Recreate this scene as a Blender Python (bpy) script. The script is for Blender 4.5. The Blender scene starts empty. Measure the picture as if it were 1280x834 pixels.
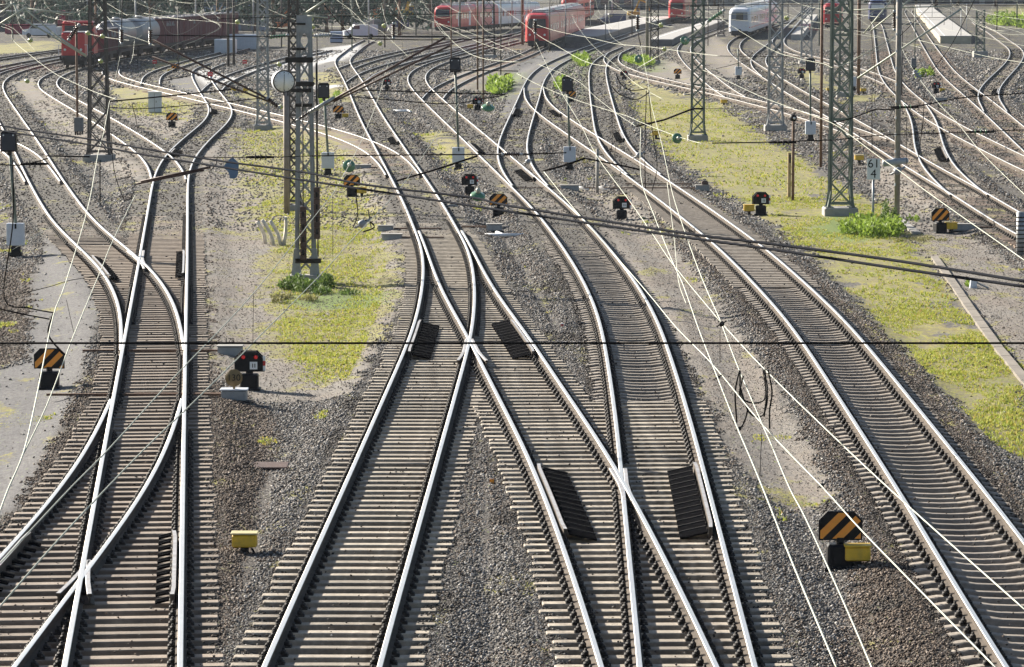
import bpy, bmesh, math, random
import numpy as np
from mathutils import Vector, Matrix
random.seed(7); rng = np.random.default_rng(7)
S = bpy.context.scene; COL = S.collection
R = math.radians
# ---------------------------------------------------------------- camera
F, H, YH = 4500.0, 9.02, -35.0
TH = math.atan((417 - YH) / F)
cd = bpy.data.cameras.new('camera'); cam = bpy.data.objects.new('camera', cd); COL.objects.link(cam)
cam.location = (0, 0, H); cam.rotation_euler = (R(90) - TH, 0, 0)
cd.sensor_width = 36; cd.lens = 36 * F / 1280; cd.clip_start = 1; cd.clip_end = 6000
S.camera = cam
def at(x, y, z=0.0):
    "ground plan: the point at height z seen at pixel (x, y) of the survey photograph"
    u = (x - 640) / F; v = (y - 417) / F
    d = Vector((u, math.cos(TH) - v * math.sin(TH), -math.sin(TH) - v * math.cos(TH)))
    t = (z - H) / d.z
    return Vector((d.x * t, d.y * t, z))
# ---------------------------------------------------------------- world, sun
SUN_EL, SUN_AZ = R(24.5), R(-46)        # azimuth from +Y, negative = to the left
w = bpy.data.worlds.new('World'); S.world = w; w.use_nodes = True
nt = w.node_tree; nt.nodes.clear()
sky = nt.nodes.new('ShaderNodeTexSky'); sky.sky_type = 'NISHITA'; sky.sun_disc = False
sky.sun_elevation = SUN_EL; sky.sun_rotation = SUN_AZ % (2 * math.pi); sky.air_density = 1.0; sky.dust_density = 1.4; sky.ozone_density = 1.0
bg = nt.nodes.new('ShaderNodeBackground'); bg.inputs[1].default_value = 0.052
wo = nt.nodes.new('ShaderNodeOutputWorld'); nt.links.new(sky.outputs[0], bg.inputs[0]); nt.links.new(bg.outputs[0], wo.inputs[0])
sd = bpy.data.lights.new('sun', 'SUN'); sd.energy = 5.0; sd.angle = R(0.5); sd.color = (1, 0.92, 0.80)
so = bpy.data.objects.new('sun', sd); COL.objects.link(so)
sdir = Vector((math.sin(SUN_AZ) * math.cos(SUN_EL), math.cos(SUN_AZ) * math.cos(SUN_EL), math.sin(SUN_EL)))
so.rotation_euler = sdir.to_track_quat('Z', 'Y').to_euler(); so.location = (-60, 120, 80)
S.view_settings.view_transform = 'Standard'; S.view_settings.look = 'None'; S.view_settings.gamma = 1
S.view_settings.exposure = 1.38
S.render.engine = 'CYCLES'; S.cycles.max_bounces = 5; S.cycles.diffuse_bounces = 2; S.cycles.glossy_bounces = 3
S.cycles.transparent_max_bounces = 8; S.cycles.use_adaptive_sampling = True; S.cycles.adaptive_threshold = 0.02
try: S.cycles.use_denoising = True
except Exception: pass
# ---------------------------------------------------------------- materials
MATS = {}
def mat(name, col, rough=0.7, metal=0.0, var=0.12, scale=6.0, bump=0.0, bscale=40.0, emit=None, objvar=0.0, dirt=None, dscale=1.5, damt=0.5, spec=0.5, trans=0.0):
    if name in MATS: return MATS[name]
    m = bpy.data.materials.new(name); m.use_nodes = True; n = m.node_tree; L = n.links
    b = n.nodes['Principled BSDF']; b.inputs['Roughness'].default_value = rough; b.inputs['Metallic'].default_value = metal
    b.inputs['Specular IOR Level'].default_value = spec
    tc = n.nodes.new('ShaderNodeTexCoord')
    no = n.nodes.new('ShaderNodeTexNoise'); no.inputs['Scale'].default_value = scale; no.inputs['Detail'].default_value = 5
    L.new(tc.outputs['Object'], no.inputs['Vector'])
    mr = n.nodes.new('ShaderNodeMapRange'); mr.inputs[1].default_value = 0.3; mr.inputs[2].default_value = 0.7
    mr.inputs[3].default_value = 1 - var; mr.inputs[4].default_value = 1 + var; L.new(no.outputs['Fac'], mr.inputs[0])
    hv = n.nodes.new('ShaderNodeHueSaturation'); hv.inputs['Color'].default_value = (*col, 1); L.new(mr.outputs[0], hv.inputs['Value'])
    out = hv.outputs[0]
    if dirt:
        n2 = n.nodes.new('ShaderNodeTexNoise'); n2.inputs['Scale'].default_value = dscale; n2.inputs['Detail'].default_value = 6; n2.inputs['Roughness'].default_value = 0.65
        L.new(tc.outputs['Object'], n2.inputs['Vector'])
        r2 = n.nodes.new('ShaderNodeMapRange'); r2.inputs[1].default_value = 0.45; r2.inputs[2].default_value = 0.72; r2.inputs[4].default_value = damt
        L.new(n2.outputs['Fac'], r2.inputs[0])
        mx = n.nodes.new('ShaderNodeMix'); mx.data_type = 'RGBA'; L.new(r2.outputs[0], mx.inputs[0]); L.new(out, mx.inputs[6]); mx.inputs[7].default_value = (*dirt, 1); out = mx.outputs[2]
    if objvar:
        oi = n.nodes.new('ShaderNodeObjectInfo'); r3 = n.nodes.new('ShaderNodeMapRange'); r3.inputs[3].default_value = 1 - objvar; r3.inputs[4].default_value = 1 + objvar
        L.new(oi.outputs['Random'], r3.inputs[0]); h2 = n.nodes.new('ShaderNodeHueSaturation'); L.new(out, h2.inputs['Color']); L.new(r3.outputs[0], h2.inputs['Value']); out = h2.outputs[0]
    L.new(out, b.inputs['Base Color'])
    if bump:
        nb = n.nodes.new('ShaderNodeTexNoise'); nb.inputs['Scale'].default_value = bscale; nb.inputs['Detail'].default_value = 4; L.new(tc.outputs['Object'], nb.inputs['Vector'])
        bp = n.nodes.new('ShaderNodeBump'); bp.inputs['Strength'].default_value = bump; bp.inputs['Distance'].default_value = 0.02
        L.new(nb.outputs['Fac'], bp.inputs['Height']); L.new(bp.outputs[0], b.inputs['Normal'])
    if emit:
        b.inputs['Emission Color'].default_value = (*emit[:3], 1); b.inputs['Emission Strength'].default_value = emit[3]
    if trans: b.inputs['Transmission Weight'].default_value = trans
    MATS[name] = m; return m
M_ = dict(
 rail_top=mat('rail_top', (0.82, 0.80, 0.77), 0.42, 1.0, 0.05, 3),
 rail_side=mat('rail_side', (0.085, 0.066, 0.05), 0.9, 0.0, 0.3, 4, dirt=(0.042, 0.033, 0.026), dscale=2.5),
 wood=mat('sleeper_pale', (0.35, 0.305, 0.245), 0.85, 0, 0.35, 6, 0.5, 30, objvar=0.3, dirt=(0.10, 0.08, 0.062), dscale=2.6, damt=0.8),
 conc=mat('sleeper_concrete', (0.285, 0.25, 0.21), 0.85, 0, 0.25, 8, 0.3, 50, objvar=0.2, dirt=(0.14, 0.112, 0.088), dscale=3.5, damt=0.8),
 vwood=mat('sleeper_warm', (0.26, 0.212, 0.168), 0.88, 0, 0.3, 6, 0.5, 30, objvar=0.25, dirt=(0.105, 0.082, 0.064), dscale=3.0, damt=0.8),
 brownwood=mat('sleeper_brown', (0.27, 0.195, 0.145), 0.9, 0, 0.25, 7, 0.5, 30, objvar=0.2, dirt=(0.11, 0.075, 0.055), dscale=3.5, damt=0.7),
 iron=mat('dark_iron', (0.022, 0.018, 0.016), 0.75, 0.1, 0.3, 10),
 chair_black=mat('chair_black_shade', (0.007, 0.007, 0.008), 1.0, 0, 0.2, 10, spec=0.0),  # chair plates: the black also holds the shadows of the rib supports
 black=mat('black_paint', (0.008, 0.0085, 0.011), 0.55, 0, 0.25, 8, spec=.2, dirt=(.03, .026, .022), dscale=4, damt=.4),
 wing=mat('worn_rail', (0.42, 0.42, 0.43), 0.6, 0.6, 0.15, 6, dirt=(0.2, 0.16, 0.13), dscale=4),
 darksteel=mat('weathered_steel', (0.17, 0.17, 0.165), 0.6, 0.25, 0.2, 5, dirt=(0.11, 0.09, 0.075), dscale=2),
 steel=mat('galvanised_steel', (0.29, 0.31, 0.33), 0.5, 0.35, 0.15, 5, dirt=(0.22, 0.2, 0.18), dscale=2),
 green=mat('mast_green', (0.125, 0.16, 0.138), 0.55, 0.1, 0.15, 4, dirt=(0.09, 0.1, 0.085), dscale=2),
 darkmast=mat('mast_dark', (0.075, 0.07, 0.068), 0.65, 0.2, 0.2, 5, dirt=(0.10, 0.065, 0.045), dscale=2),
 rust=mat('rusty_steel', (0.17, 0.10, 0.065), 0.8, 0.1, 0.3, 6, dirt=(0.08, 0.05, 0.035)),
 concrete=mat('concrete', (0.33, 0.32, 0.30), 0.85, 0, 0.18, 4, 0.2, 30, dirt=(0.22, 0.2, 0.18), dscale=2),
 wire=mat('wire_pale', (0.40, 0.42, 0.35), 0.55, 0.35, 0.15, 3),
 wired=mat('wire_dark', (0.02, 0.018, 0.018), 0.9, 0.0, 0.1, 3, spec=.05),
 white=mat('white_paint', (0.72, 0.74, 0.76), 0.5, 0, 0.06, 3, dirt=(0.5, 0.5, 0.49), dscale=2, damt=0.35),
 cab=mat('cabinet_grey', (0.56, 0.60, 0.66), 0.5, 0, 0.06, 3, dirt=(0.36, 0.38, 0.4), dscale=2.5, damt=0.3),
 yellow=mat('yellow_paint', (0.72, 0.45, 0.03), 0.5, 0, 0.12, 5, dirt=(0.3, 0.2, 0.06), dscale=6, damt=0.5),
 orange=mat('orange_reflective', (0.95, 0.35, 0.04), 0.35, 0, 0.08, 5, dirt=(.45, .17, .04), dscale=5, damt=.45),
 redl=mat('red_lens', (0.6, 0.03, 0.03), 0.2, 0, 0.05, 5, emit=(1, 0.05, 0.05, .05)),
 whitel=mat('white_lens', (0.75, 0.77, 0.78), 0.3, 0, 0.05, 5),
 porc=mat('insulator_brown', (0.05, 0.028, 0.022), 0.2, 0, 0.1, 5),
 glass=mat('insulator_green', (0.10, 0.22, 0.12), 0.12, 0, 0.1, 5, spec=0.8),
 rustdark=mat('rusty_dark', (.085, .05, .04), .65, .2, .25, 6), cablegrey=mat('cable_grey', (.03, .032, .038), 1.0, 0, .1, 3, spec=0.0), glassy=mat('insulator_yellow_green', (.33, .38, .13), .15, 0, .1, 5, spec=.8), bluegrey=mat('blue_grey_paint', (.10, .17, .27), .5, 0, .1, 4),
 grayporc=mat('insulator_grey', (0.3, 0.33, 0.36), 0.3, 0, 0.1, 5),
)
# ---------------------------------------------------------------- mesh helper
class MB:
    def __init__(s): s.v = []; s.f = []; s.m = []; s.sm = []
    def add(s, vs, fs, mi=0, smooth=False):
        o = len(s.v); s.v += [tuple(p) for p in vs]
        for f in fs: s.f.append(tuple(i + o for i in f)); s.m.append(mi); s.sm.append(smooth)
        return s
    def box(s, c, d, mi=0, rz=0.0, ch=0.0, top=1.0, M=None):
        hx, hy, hz = d[0] / 2, d[1] / 2, d[2] / 2
        if ch <= 0:
            vs = [(sx * hx * (top if sz > 0 else 1), sy * hy * (top if sz > 0 else 1), sz * hz) for sz in (-1, 1) for sx, sy in ((-1, -1), (1, -1), (1, 1), (-1, 1))]
            fs = [(3, 2, 1, 0), (4, 5, 6, 7), (0, 1, 5, 4), (1, 2, 6, 5), (2, 3, 7, 6), (3, 0, 4, 7)]
        else:
            c2 = ch; lv = []
            for z, k in ((-hz, c2), (-hz + c2, 0), (hz - c2, 0), (hz, c2)):
                x, y = hx - k, hy - k; q = c2
                lv.append([(-x + q, -y, z), (x - q, -y, z), (x, -y + q, z), (x, y - q, z), (x - q, y, z), (-x + q, y, z), (-x, y - q, z), (-x, -y + q, z)])
            vs = [p for l in lv for p in l]; fs = [tuple(range(7, -1, -1)), tuple(range(24, 32))]
            for a in range(3):
                for i in range(8): fs.append((a * 8 + i, a * 8 + (i + 1) % 8, a * 8 + 8 + (i + 1) % 8, a * 8 + 8 + i))
        cr, sr = math.cos(rz), math.sin(rz)
        if M is not None: vs = [tuple(M @ Vector(p)) for p in vs]
        else: vs = [(c[0] + x * cr - y * sr, c[1] + x * sr + y * cr, c[2] + z) for x, y, z in vs]
        return s.add(vs, fs, mi)
    def tube(s, pts, r, n=6, mi=0, cap=True, smooth=True):
        pts = [Vector(p) for p in pts]; k = len(pts); rr = r if isinstance(r, (list, tuple)) else [r] * k
        vs = []; fs = []
        for i, p in enumerate(pts):
            t = (pts[min(i + 1, k - 1)] - pts[max(i - 1, 0)]).normalized()
            u = t.cross(Vector((0, 0, 1)))
            if u.length < 1e-3: u = Vector((1, 0, 0))
            u.normalize(); v = u.cross(t)
            for j in range(n):
                a = 2 * math.pi * j / n; vs.append(p + (u * math.cos(a) + v * math.sin(a)) * rr[i])
        for i in range(k - 1):
            for j in range(n):
                a, b = i * n + j, i * n + (j + 1) % n; fs.append((a, b, b + n, a + n))
        if cap: fs += [tuple(range(n - 1, -1, -1)), tuple(range((k - 1) * n, k * n))]
        return s.add(vs, fs, mi, smooth)
    def bar(s, p, q, w, h=None, mi=0):
        p, q = Vector(p), Vector(q); h = h or w; t = (q - p).normalized(); u = t.cross(Vector((0, 0, 1)))
        if u.length < 1e-3: u = Vector((1, 0, 0))
        u.normalize(); v = u.cross(t); u *= w / 2; v *= h / 2
        vs = [a + b for a in (p, q) for b in (-u - v, u - v, u + v, -u + v)]
        return s.add(vs, [(3, 2, 1, 0), (4, 5, 6, 7), (0, 1, 5, 4), (1, 2, 6, 5), (2, 3, 7, 6), (3, 0, 4, 7)], mi)
    def lathe(s, c, prof, n=16, mi=0, axis=None, smooth=True):
        "prof: (r, h) pairs along axis"
        ax = Vector(axis or (0, 0, 1)).normalized(); u = ax.orthogonal().normalized(); v = ax.cross(u); c = Vector(c)
        vs = []; fs = []
        for r, h in prof:
            for j in range(n):
                a = 2 * math.pi * j / n; vs.append(c + ax * h + (u * math.cos(a) + v * math.sin(a)) * r)
        for i in range(len(prof) - 1):
            for j in range(n):
                a, b = i * n + j, i * n + (j + 1) % n; fs.append((a, b, b + n, a + n))
        fs += [tuple(range(n - 1, -1, -1)), tuple(range((len(prof) - 1) * n, len(prof) * n))]
        return s.add(vs, fs, mi, smooth)
    def prism(s, outline, d0, d1, mi=0, plane='xz'):
        "outline in (x, z), extruded along y from d0 to d1"
        n = len(outline)
        if plane == 'xz': P = lambda a, b, d: (a, d, b)
        elif plane == 'xy': P = lambda a, b, d: (a, b, d)
        else: P = lambda a, b, d: (d, a, b)
        vs = [P(a, b, d0) for a, b in outline] + [P(a, b, d1) for a, b in outline]
        fs = [tuple(range(n)), tuple(range(2 * n - 1, n - 1, -1))] + [(i, i + n, (i + 1) % n + n, (i + 1) % n) for i in range(n)]
        return s.add(vs, fs, mi)
    def build(s, name, mats, parent=None, origin=None):
        me = bpy.data.meshes.new(name)
        o = Vector(origin) if origin is not None else Vector((0, 0, 0))
        me.from_pydata([(p[0] - o.x, p[1] - o.y, p[2] - o.z) for p in s.v], [], s.f)
        for m in (mats if isinstance(mats, (list, tuple)) else [mats]): me.materials.append(M_[m] if isinstance(m, str) else m)
        me.polygons.foreach_set('material_index', s.m); me.polygons.foreach_set('use_smooth', s.sm)
        me.validate(); me.update()
        ob = bpy.data.objects.new(name, me); COL.objects.link(ob)
        if parent is not None: ob.parent = parent
        elif origin is not None: ob.location = o
        return ob
def fixnormals(ob):
    bm = bmesh.new(); bm.from_mesh(ob.data); bmesh.ops.recalc_face_normals(bm, faces=bm.faces[:]); bm.to_mesh(ob.data); bm.free()
def tag(o, label=None, cat=None, group=None, kind=None):
    if label: o['label'] = label
    if cat: o['category'] = cat
    if group: o['group'] = group
    if kind: o['kind'] = kind
    return o
def thing(name, label, cat, loc=(0, 0, 0), rz=0, group=None):
    o = bpy.data.objects.new(name, None); COL.objects.link(o); o.location = loc; o.rotation_euler = (0, 0, rz); o.empty_display_size = 0.3
    return tag(o, label, cat, group)
def copy_tree(o, parent=None):
    c = o.copy(); COL.objects.link(c)
    if parent is not None: c.parent = parent
    for ch in list(o.children): copy_tree(ch, c)
    return c
# ---------------------------------------------------------------- railway tracks
G2 = 0.7525
TR = {}
def side_XY(pts):
    P = [at(x, y) for x, y in pts]; P.sort(key=lambda p: p.y)
    return np.array([p.x for p in P]), np.array([p.y for p in P])
def smooth(v, Y, lo=4.0, hi=11.0):
    st = Y[1] - Y[0]
    def g(s):
        k = np.arange(-int(3 * s / st), int(3 * s / st) + 1) * st; wg = np.exp(-k * k / (2 * s * s)); wg /= wg.sum(); n = len(k) // 2
        e = np.concatenate([v[0] + (v[1] - v[0]) * np.arange(-n, 0), v, v[-1] + (v[-1] - v[-2]) * np.arange(1, n + 1)])
        return np.convolve(e, wg, 'valid')
    a, b = g(lo), g(hi); t = np.clip((Y - 110) / 120, 0, 1)
    return a * (1 - t) + b * t
def track_line(L, Rr):
    sides = []
    for pts, sg in ((L, 1), (Rr, -1)):
        if pts: sides.append((*side_XY(pts), sg))
    y0 = max(s[1][0] for s in sides); y1 = min(s[1][-1] for s in sides)
    if len(sides) == 2: y0 = min(s[1][0] for s in sides); y1 = max(s[1][-1] for s in sides)
    Y = np.arange(math.floor(y0 * 2) / 2, y1, 0.5); acc = []; wts = []
    for X, YY, sg in sides:
        # lin interp with linear extrapolation
        x = np.interp(Y, YY, X)
        k0 = (X[1] - X[0]) / (YY[1] - YY[0]); k1 = (X[-1] - X[-2]) / (YY[-1] - YY[-2])
        x = np.where(Y < YY[0], X[0] + k0 * (Y - YY[0]), x); x = np.where(Y > YY[-1], X[-1] + k1 * (Y - YY[-1]), x)
        x = smooth(x, Y); k = np.gradient(x, Y)
        inside = ((Y >= YY[0]) & (Y <= YY[-1])).astype(float) * 0.999 + 0.001
        acc.append(x + sg * G2 * np.sqrt(1 + k * k)); wts.append(smooth(inside, Y, 6, 12).clip(0.001, 1))
    x = sum(a * b for a, b in zip(acc, wts)) / sum(wts)
    return Y, smooth(x, Y, 3.0, 8.0)
def T(key, L, Rr=None):
    Y, X = track_line(L, Rr or []); TR[key] = dict(Y=Y, X=X, K=np.gradient(X, Y))
def xt(key, y):
    t = TR[key]; return float(np.interp(y, t['Y'], t['X']))
def kt(key, y):
    t = TR[key]; return float(np.interp(y, t['Y'], t['K']))
T('V', [(74, 870), (80.6, 834), (122, 610), (143, 495), (161, 400), (177, 320), (188, 250), (192, 221), (196, 211), (205, 195), (213, 187), (235, 168), (255, 154), (265, 143), (266, 136), (258, 129), (249, 114), (239, 95), (237, 89), (245, 84), (265, 78)],
  [(225, 870), (225.5, 834), (228, 610), (230.5, 480), (231.6, 400), (232.5, 300), (234, 250), (234, 214), (238, 201), (246, 190), (267, 167), (289, 151), (295, 142), (295, 137), (288, 129), (275, 116), (267.5, 106), (260, 94), (258, 89)])
T('C', [(152, 450), (153.6, 401), (151, 381), (141, 356), (126, 333), (112, 321), (95, 305), (67, 280), (47, 245), (27, 207), (20, 189), (0, 151), (-14, 125), (-20, 108), (-12, 97), (0, 90), (25, 83), (69, 73), (110, 66)],
  [(231, 450), (226, 409), (225, 396), (216.5, 374), (201, 350), (180, 325), (143, 298), (107, 267), (94, 248), (78, 226), (59, 195), (37, 164), (6, 120), (-3, 108), (0, 100), (9, 94), (30, 87), (69, 78), (110, 70)])
T('D', [(142, 497), (117, 556), (80, 610), (38, 659), (0, 699), (-60, 770), (-114, 834), (-145, 870)],
  [(229, 490), (213, 550), (185, 610), (150, 658), (108, 708), (54, 771), (5, 834), (-25, 870)])
T('F', [(192, 232), (191, 217), (187.5, 204), (180, 195), (166, 187), (137.5, 165), (116, 151), (94, 139), (62.5, 120), (48, 111), (44.5, 103), (51.5, 95), (75, 86), (120, 76), (200, 65), (302, 51)],
  [(234, 232), (231, 214), (221, 198), (210, 189), (198, 182), (172, 167), (141, 148), (109, 131), (86, 119), (70, 111), (66, 103), (70, 97), (92, 87.5), (140, 76.5)])
T('G', [(484, 218), (476, 203), (466, 192), (444, 179), (415, 168), (390, 161), (353, 153), (324, 145), (302, 139), (274, 132.5), (247, 126), (224, 120), (200, 114.5), (180, 109), (156, 105), (133, 100), (123, 94), (124, 90)],
  [(522, 214), (513, 200), (504, 192), (482, 180), (463, 174), (447, 168), (422, 161), (390, 152), (353, 145), (322, 136), (289, 128), (247, 120), (219, 114), (200, 109), (180, 105), (172, 101.5), (148, 97), (144, 91), (150, 86)])
T('M', [(315, 870), (330, 834), (431.5, 610), (518, 410), (528, 365), (531, 335), (526, 305), (511, 262), (494, 233), (476, 200), (463, 173), (449, 148), (438, 120), (433, 108), (422.5, 87.5), (417, 78), (419, 72), (438, 58), (455, 49)],
  [(463, 870), (472, 834), (535, 610), (587, 430), (593, 400), (594, 360), (589, 318), (582, 300), (569, 285), (547, 245), (526, 212), (499, 175), (479, 145), (465, 120), (457, 106), (447.5, 92), (436.5, 78), (436.5, 73), (447.5, 66), (457, 56), (473, 49)])
T('N', [(527, 288), (539, 330), (557, 370), (580, 410), (590, 430), (640, 526), (677, 610), (753, 834), (763, 870)],
  [(574, 288), (587, 305), (617, 365), (645, 400), (668, 430), (705.5, 491), (741, 538), (776, 590), (786, 608), (812, 656), (852, 731), (898, 834), (914, 870)])
T('P', [(804, 870), (800, 834), (787, 700), (778, 610), (771, 520), (763, 470), (753, 410), (741, 375), (723, 340), (695, 297), (673, 268), (655.6, 250), (632, 226), (598, 193), (571, 168), (540, 137), (526, 123), (516, 112.5), (508, 101.5), (509, 94), (516, 86), (540, 77), (579, 66), (649, 49)],
  [(953, 870), (944, 834), (886, 610), (867, 540), (849, 480), (827, 410), (816, 385), (791, 345), (761, 307), (727, 270), (704, 248), (681, 231), (656, 209), (624, 182.5), (607, 167), (571, 139), (552, 123), (536.5, 109), (530, 100), (530, 94), (536.5, 86), (558, 76.5), (599, 65), (665, 49)])
T('S', [(651, 244), (640, 229), (627.5, 215), (620.5, 201), (620, 186), (623, 176), (640, 140), (648, 121.5), (656, 103), (665, 92), (680, 81), (703, 69), (720, 62), (740, 55), (759, 48), (796.5, 38), (830, 30)],
  [(696, 244), (674, 223), (663, 207.5), (657, 190), (657, 179), (660, 167), (668, 140), (675, 120), (679, 101.5), (685, 89), (697, 80), (714, 73), (737, 63), (753, 57), (798, 44)])
T('Q', [(1281, 870), (1258, 834), (1121, 610), (1043, 483), (993, 410), (960, 372), (924, 335), (882, 297), (849, 270), (821.6, 248), (787, 223), (767, 207), (751, 198), (740, 190), (709, 168), (688, 154), (668, 140), (657, 131), (653, 120), (655, 108)],
  [(1430, 870), (1399, 834), (1280, 677), (1231, 610), (1161, 530), (1057, 400), (960, 310), (873, 249), (839, 228), (820, 214), (789, 195), (751, 171.5), (740, 166), (720, 153), (704, 142), (687, 129), (681, 120), (679, 108)])
T('W', [(786, 222), (773, 212), (765, 204), (751, 187), (743, 168), (740, 151), (738, 130), (735, 109), (735, 87.5), (740, 78), (756, 67), (779, 58)],
  [(834, 222), (814, 207.5), (798, 193), (787, 181), (778, 167), (771.6, 143), (767, 130), (761, 106), (757.5, 87.5), (759, 78), (768, 70), (786, 61)])
T('X', [(1067, 173), (1056, 167), (1037.5, 159), (1012.5, 151), (987.5, 143), (956, 134), (920, 125), (865, 112.5), (801, 98), (771.6, 90.6), (757.5, 83), (752, 76), (756, 68)],
  [(1105, 172), (1064, 157), (1040, 149), (1009, 139), (978, 132.5), (951.6, 126), (920, 117), (865, 106), (814, 94), (795, 87.5), (776, 80), (771, 73), (778, 65)])
T('Y', [(903, 121), (890, 114), (876, 100), (856, 81), (846.5, 69), (845, 61), (850.5, 53), (870, 45), (896, 36)],
  [(934, 121), (920, 113), (895, 95), (876, 80), (865, 67), (863, 61), (867, 53), (885, 45), (905, 38)])
T('Z', [(1310, 326), (1272, 301), (1212, 262), (1199, 248), (1174, 232.5), (1149, 218), (1119, 203), (1096, 186), (1064, 165), (1037, 149), (1009, 131), (994, 123), (975, 112.5), (956, 100), (936, 87.5), (917, 73), (907, 62.5), (907, 55), (915.6, 47), (945, 36), (985, 24)],
  [(1366, 310), (1277, 263), (1252, 250), (1210, 229), (1174, 207.5), (1149, 193), (1125, 179), (1105, 168), (1080, 153.6), (1044, 134), (1015.6, 120), (1009, 115.6), (981, 98), (959, 86), (937.5, 72), (926.5, 62.5), (926, 55), (933, 48), (958, 38)])
T('B', [(960, 101), (943, 88), (937, 79), (940, 70), (962, 53), (985, 30), (1009, 6)])
T('A', None or [], [(1131, 106), (1111, 97), (1072, 84), (1040, 75), (1001.6, 67), (987.5, 61), (980, 55), (979, 50), (1001, 25), (1020, 8)])
T('E', [(1330, 228), (1278, 186), (1244, 154), (1220, 134), (1214, 130), (1189, 109), (1169, 89), (1158, 69), (1145.6, 48), (1127, 14)],
  [(1340, 210), (1261, 142), (1250, 130), (1228, 114), (1205, 97), (1189, 81), (1169, 55), (1158, 37.5), (1140, 12)])
T('K', [(1330, 240), (1278, 214), (1220.6, 185.6), (1189, 168), (1166, 157.5), (1135, 136), (1119, 121), (1102, 103), (1096, 91), (1094, 75), (1090, 41), (1088, 20)],
  [(1330, 216), (1278, 193), (1228, 168), (1214, 162), (1189, 148), (1164, 132.5), (1150, 122), (1131.6, 106), (1119, 86), (1113, 62.5), (1105, 31)])
T('J', [(1127, 129), (1135, 143), (1140, 156), (1138.6, 173), (1142.5, 192), (1149, 207.5), (1167.5, 228), (1185, 243)],
  [(1158, 129), (1172, 146.6), (1177, 162), (1180, 181), (1192.5, 207.5), (1213, 226), (1236, 243)])
T('O', [(1226, 138), (1221, 130), (1217.5, 120), (1221, 109), (1236, 95), (1255, 78), (1261, 69), (1260, 62.5), (1246, 52), (1233, 41), (1215, 28)],
  [(1284, 156), (1256.6, 134), (1250, 125), (1249, 114), (1260, 100), (1278, 80), (1283, 68), (1280, 60), (1258, 46), (1245, 38)])
T('TT', [(527, 125), (527, 121), (533, 112), (558, 101.5), (578, 92), (618, 79), (652, 66.5), (664, 60), (690, 50), (725, 38)],
  [(553, 123), (556, 115), (593, 95), (636, 79), (670, 66.5), (681, 60)])
T('HH', [(176, 104), (176.6, 95), (187, 89), (203, 84), (249, 71), (300, 59)], [(198, 105), (195.6, 95), (208, 89), (247, 76)])
T('I', [(252, 113), (254, 108), (267, 101.5), (289, 92), (320, 81), (360, 70), (400, 62)], [(275, 113), (280, 105), (292.5, 97), (320, 86.5), (360, 76)])
T('K1', [(435, 108), (433, 101), (438, 95), (454, 89), (472.5, 83), (500, 75), (547, 64), (600, 54)], [(458, 100), (466, 93), (479, 87.5), (500, 80), (560, 65)])
T('K2', [(424, 84), (430, 81), (447, 76.5), (469, 70), (500, 62.5), (532, 57), (580, 47)], [(447, 86), (450.6, 81), (469, 75), (500, 67), (540, 60)])
T('L1', [(500, 80), (540, 70), (579, 58), (618, 48), (652, 39)])
T('E2', [], [(75, 226), (60, 205), (52, 193), (40, 184), (23, 176), (0, 168), (-40, 158)])
T('LL1', [(-30, 90), (0, 82), (35, 76), (69, 70), (120, 62)])
T('LL2', [(-30, 76), (0, 71), (69, 62), (130, 54)])
# where a diverging track starts to leave its stock rail it is cut
def lat(a, y, b):
    return (xt(b, y) - xt(a, y)) / math.sqrt(1 + kt(a, y) ** 2)
DIV = dict(C='V', D='V', F='V', G='M', N='M', S='P', W='Q', X='Z', Y='X', B='Z', J='Z', O='E', TT='P', HH='G', I='V', K1='M', K2='M', E2='C', A='K', Q='S')
for a, b in DIV.items():
    t = TR[a]; xb = np.interp(t['Y'], TR[b]['Y'], TR[b]['X']); d = np.abs(t['X'] - xb)
    inside = (t['Y'] > TR[b]['Y'][0]) & (t['Y'] < TR[b]['Y'][-1])
    keep = ~((d < (0.03 if a in 'CDN' else 0.10)) & inside)
    if a == 'J': keep[:] = True
    idx = np.where(keep)[0]
    if len(idx) < len(t['Y']):
        # longest run
        runs = np.split(idx, np.where(np.diff(idx) > 1)[0] + 1); r = max(runs, key=len)
        for k in ('Y', 'X', 'K'): t[k] = t[k][r]
PROF = [(-.075, -.172), (.075, -.172), (.075, -.160), (.012, -.140), (.012, -.052), (.036, -.040), (.036, -.006), (.030, 0), (-.030, 0), (-.036, -.006), (-.036, -.040), (-.012, -.052), (-.012, -.140), (-.075, -.160)]
TOPF = {6, 7, 8}
def rail_mesh(pts, prof=PROF, zo=0.0, topf=TOPF):
    mb = MB(); n = len(prof); vs = []; fs = []; k = len(pts)
    for i, p in enumerate(pts):
        a, b = pts[max(i - 1, 0)], pts[min(i + 1, k - 1)]; t = (Vector(b) - Vector(a)).normalized(); nx, ny = t.y, -t.x
        for d, z in prof: vs.append((p[0] + nx * d, p[1] + ny * d, p[2] + z + zo))
    mb.v = vs
    for i in range(k - 1):
        for j in range(n):
            q = (i * n + j, i * n + (j + 1) % n, i * n + n + (j + 1) % n, i * n + n + j)
            mb.f.append(q[::-1]); mb.m.append(0 if j in topf else 1); mb.sm.append(False)
    mb.f += [tuple(range(n)), tuple(range((k - 1) * n, k * n))[::-1]]; mb.m += [1, 1]; mb.sm += [False, False]
    return mb
def rail_pts(key, off, y0=None, y1=None, step=None, z=0.0):
    t = TR[key]; out = []; ylo = t['Y'][0] if y0 is None else y0; yhi = t['Y'][-1] if y1 is None else y1
    y = ylo
    while y < yhi + 1e-6:
        k = kt(key, y); s = math.sqrt(1 + k * k); out.append((xt(key, y) + off / s, y - off * k / s, z)); y += step or (1.0 if y < 140 else 2.5)
    return out
SLC = {}
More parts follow.
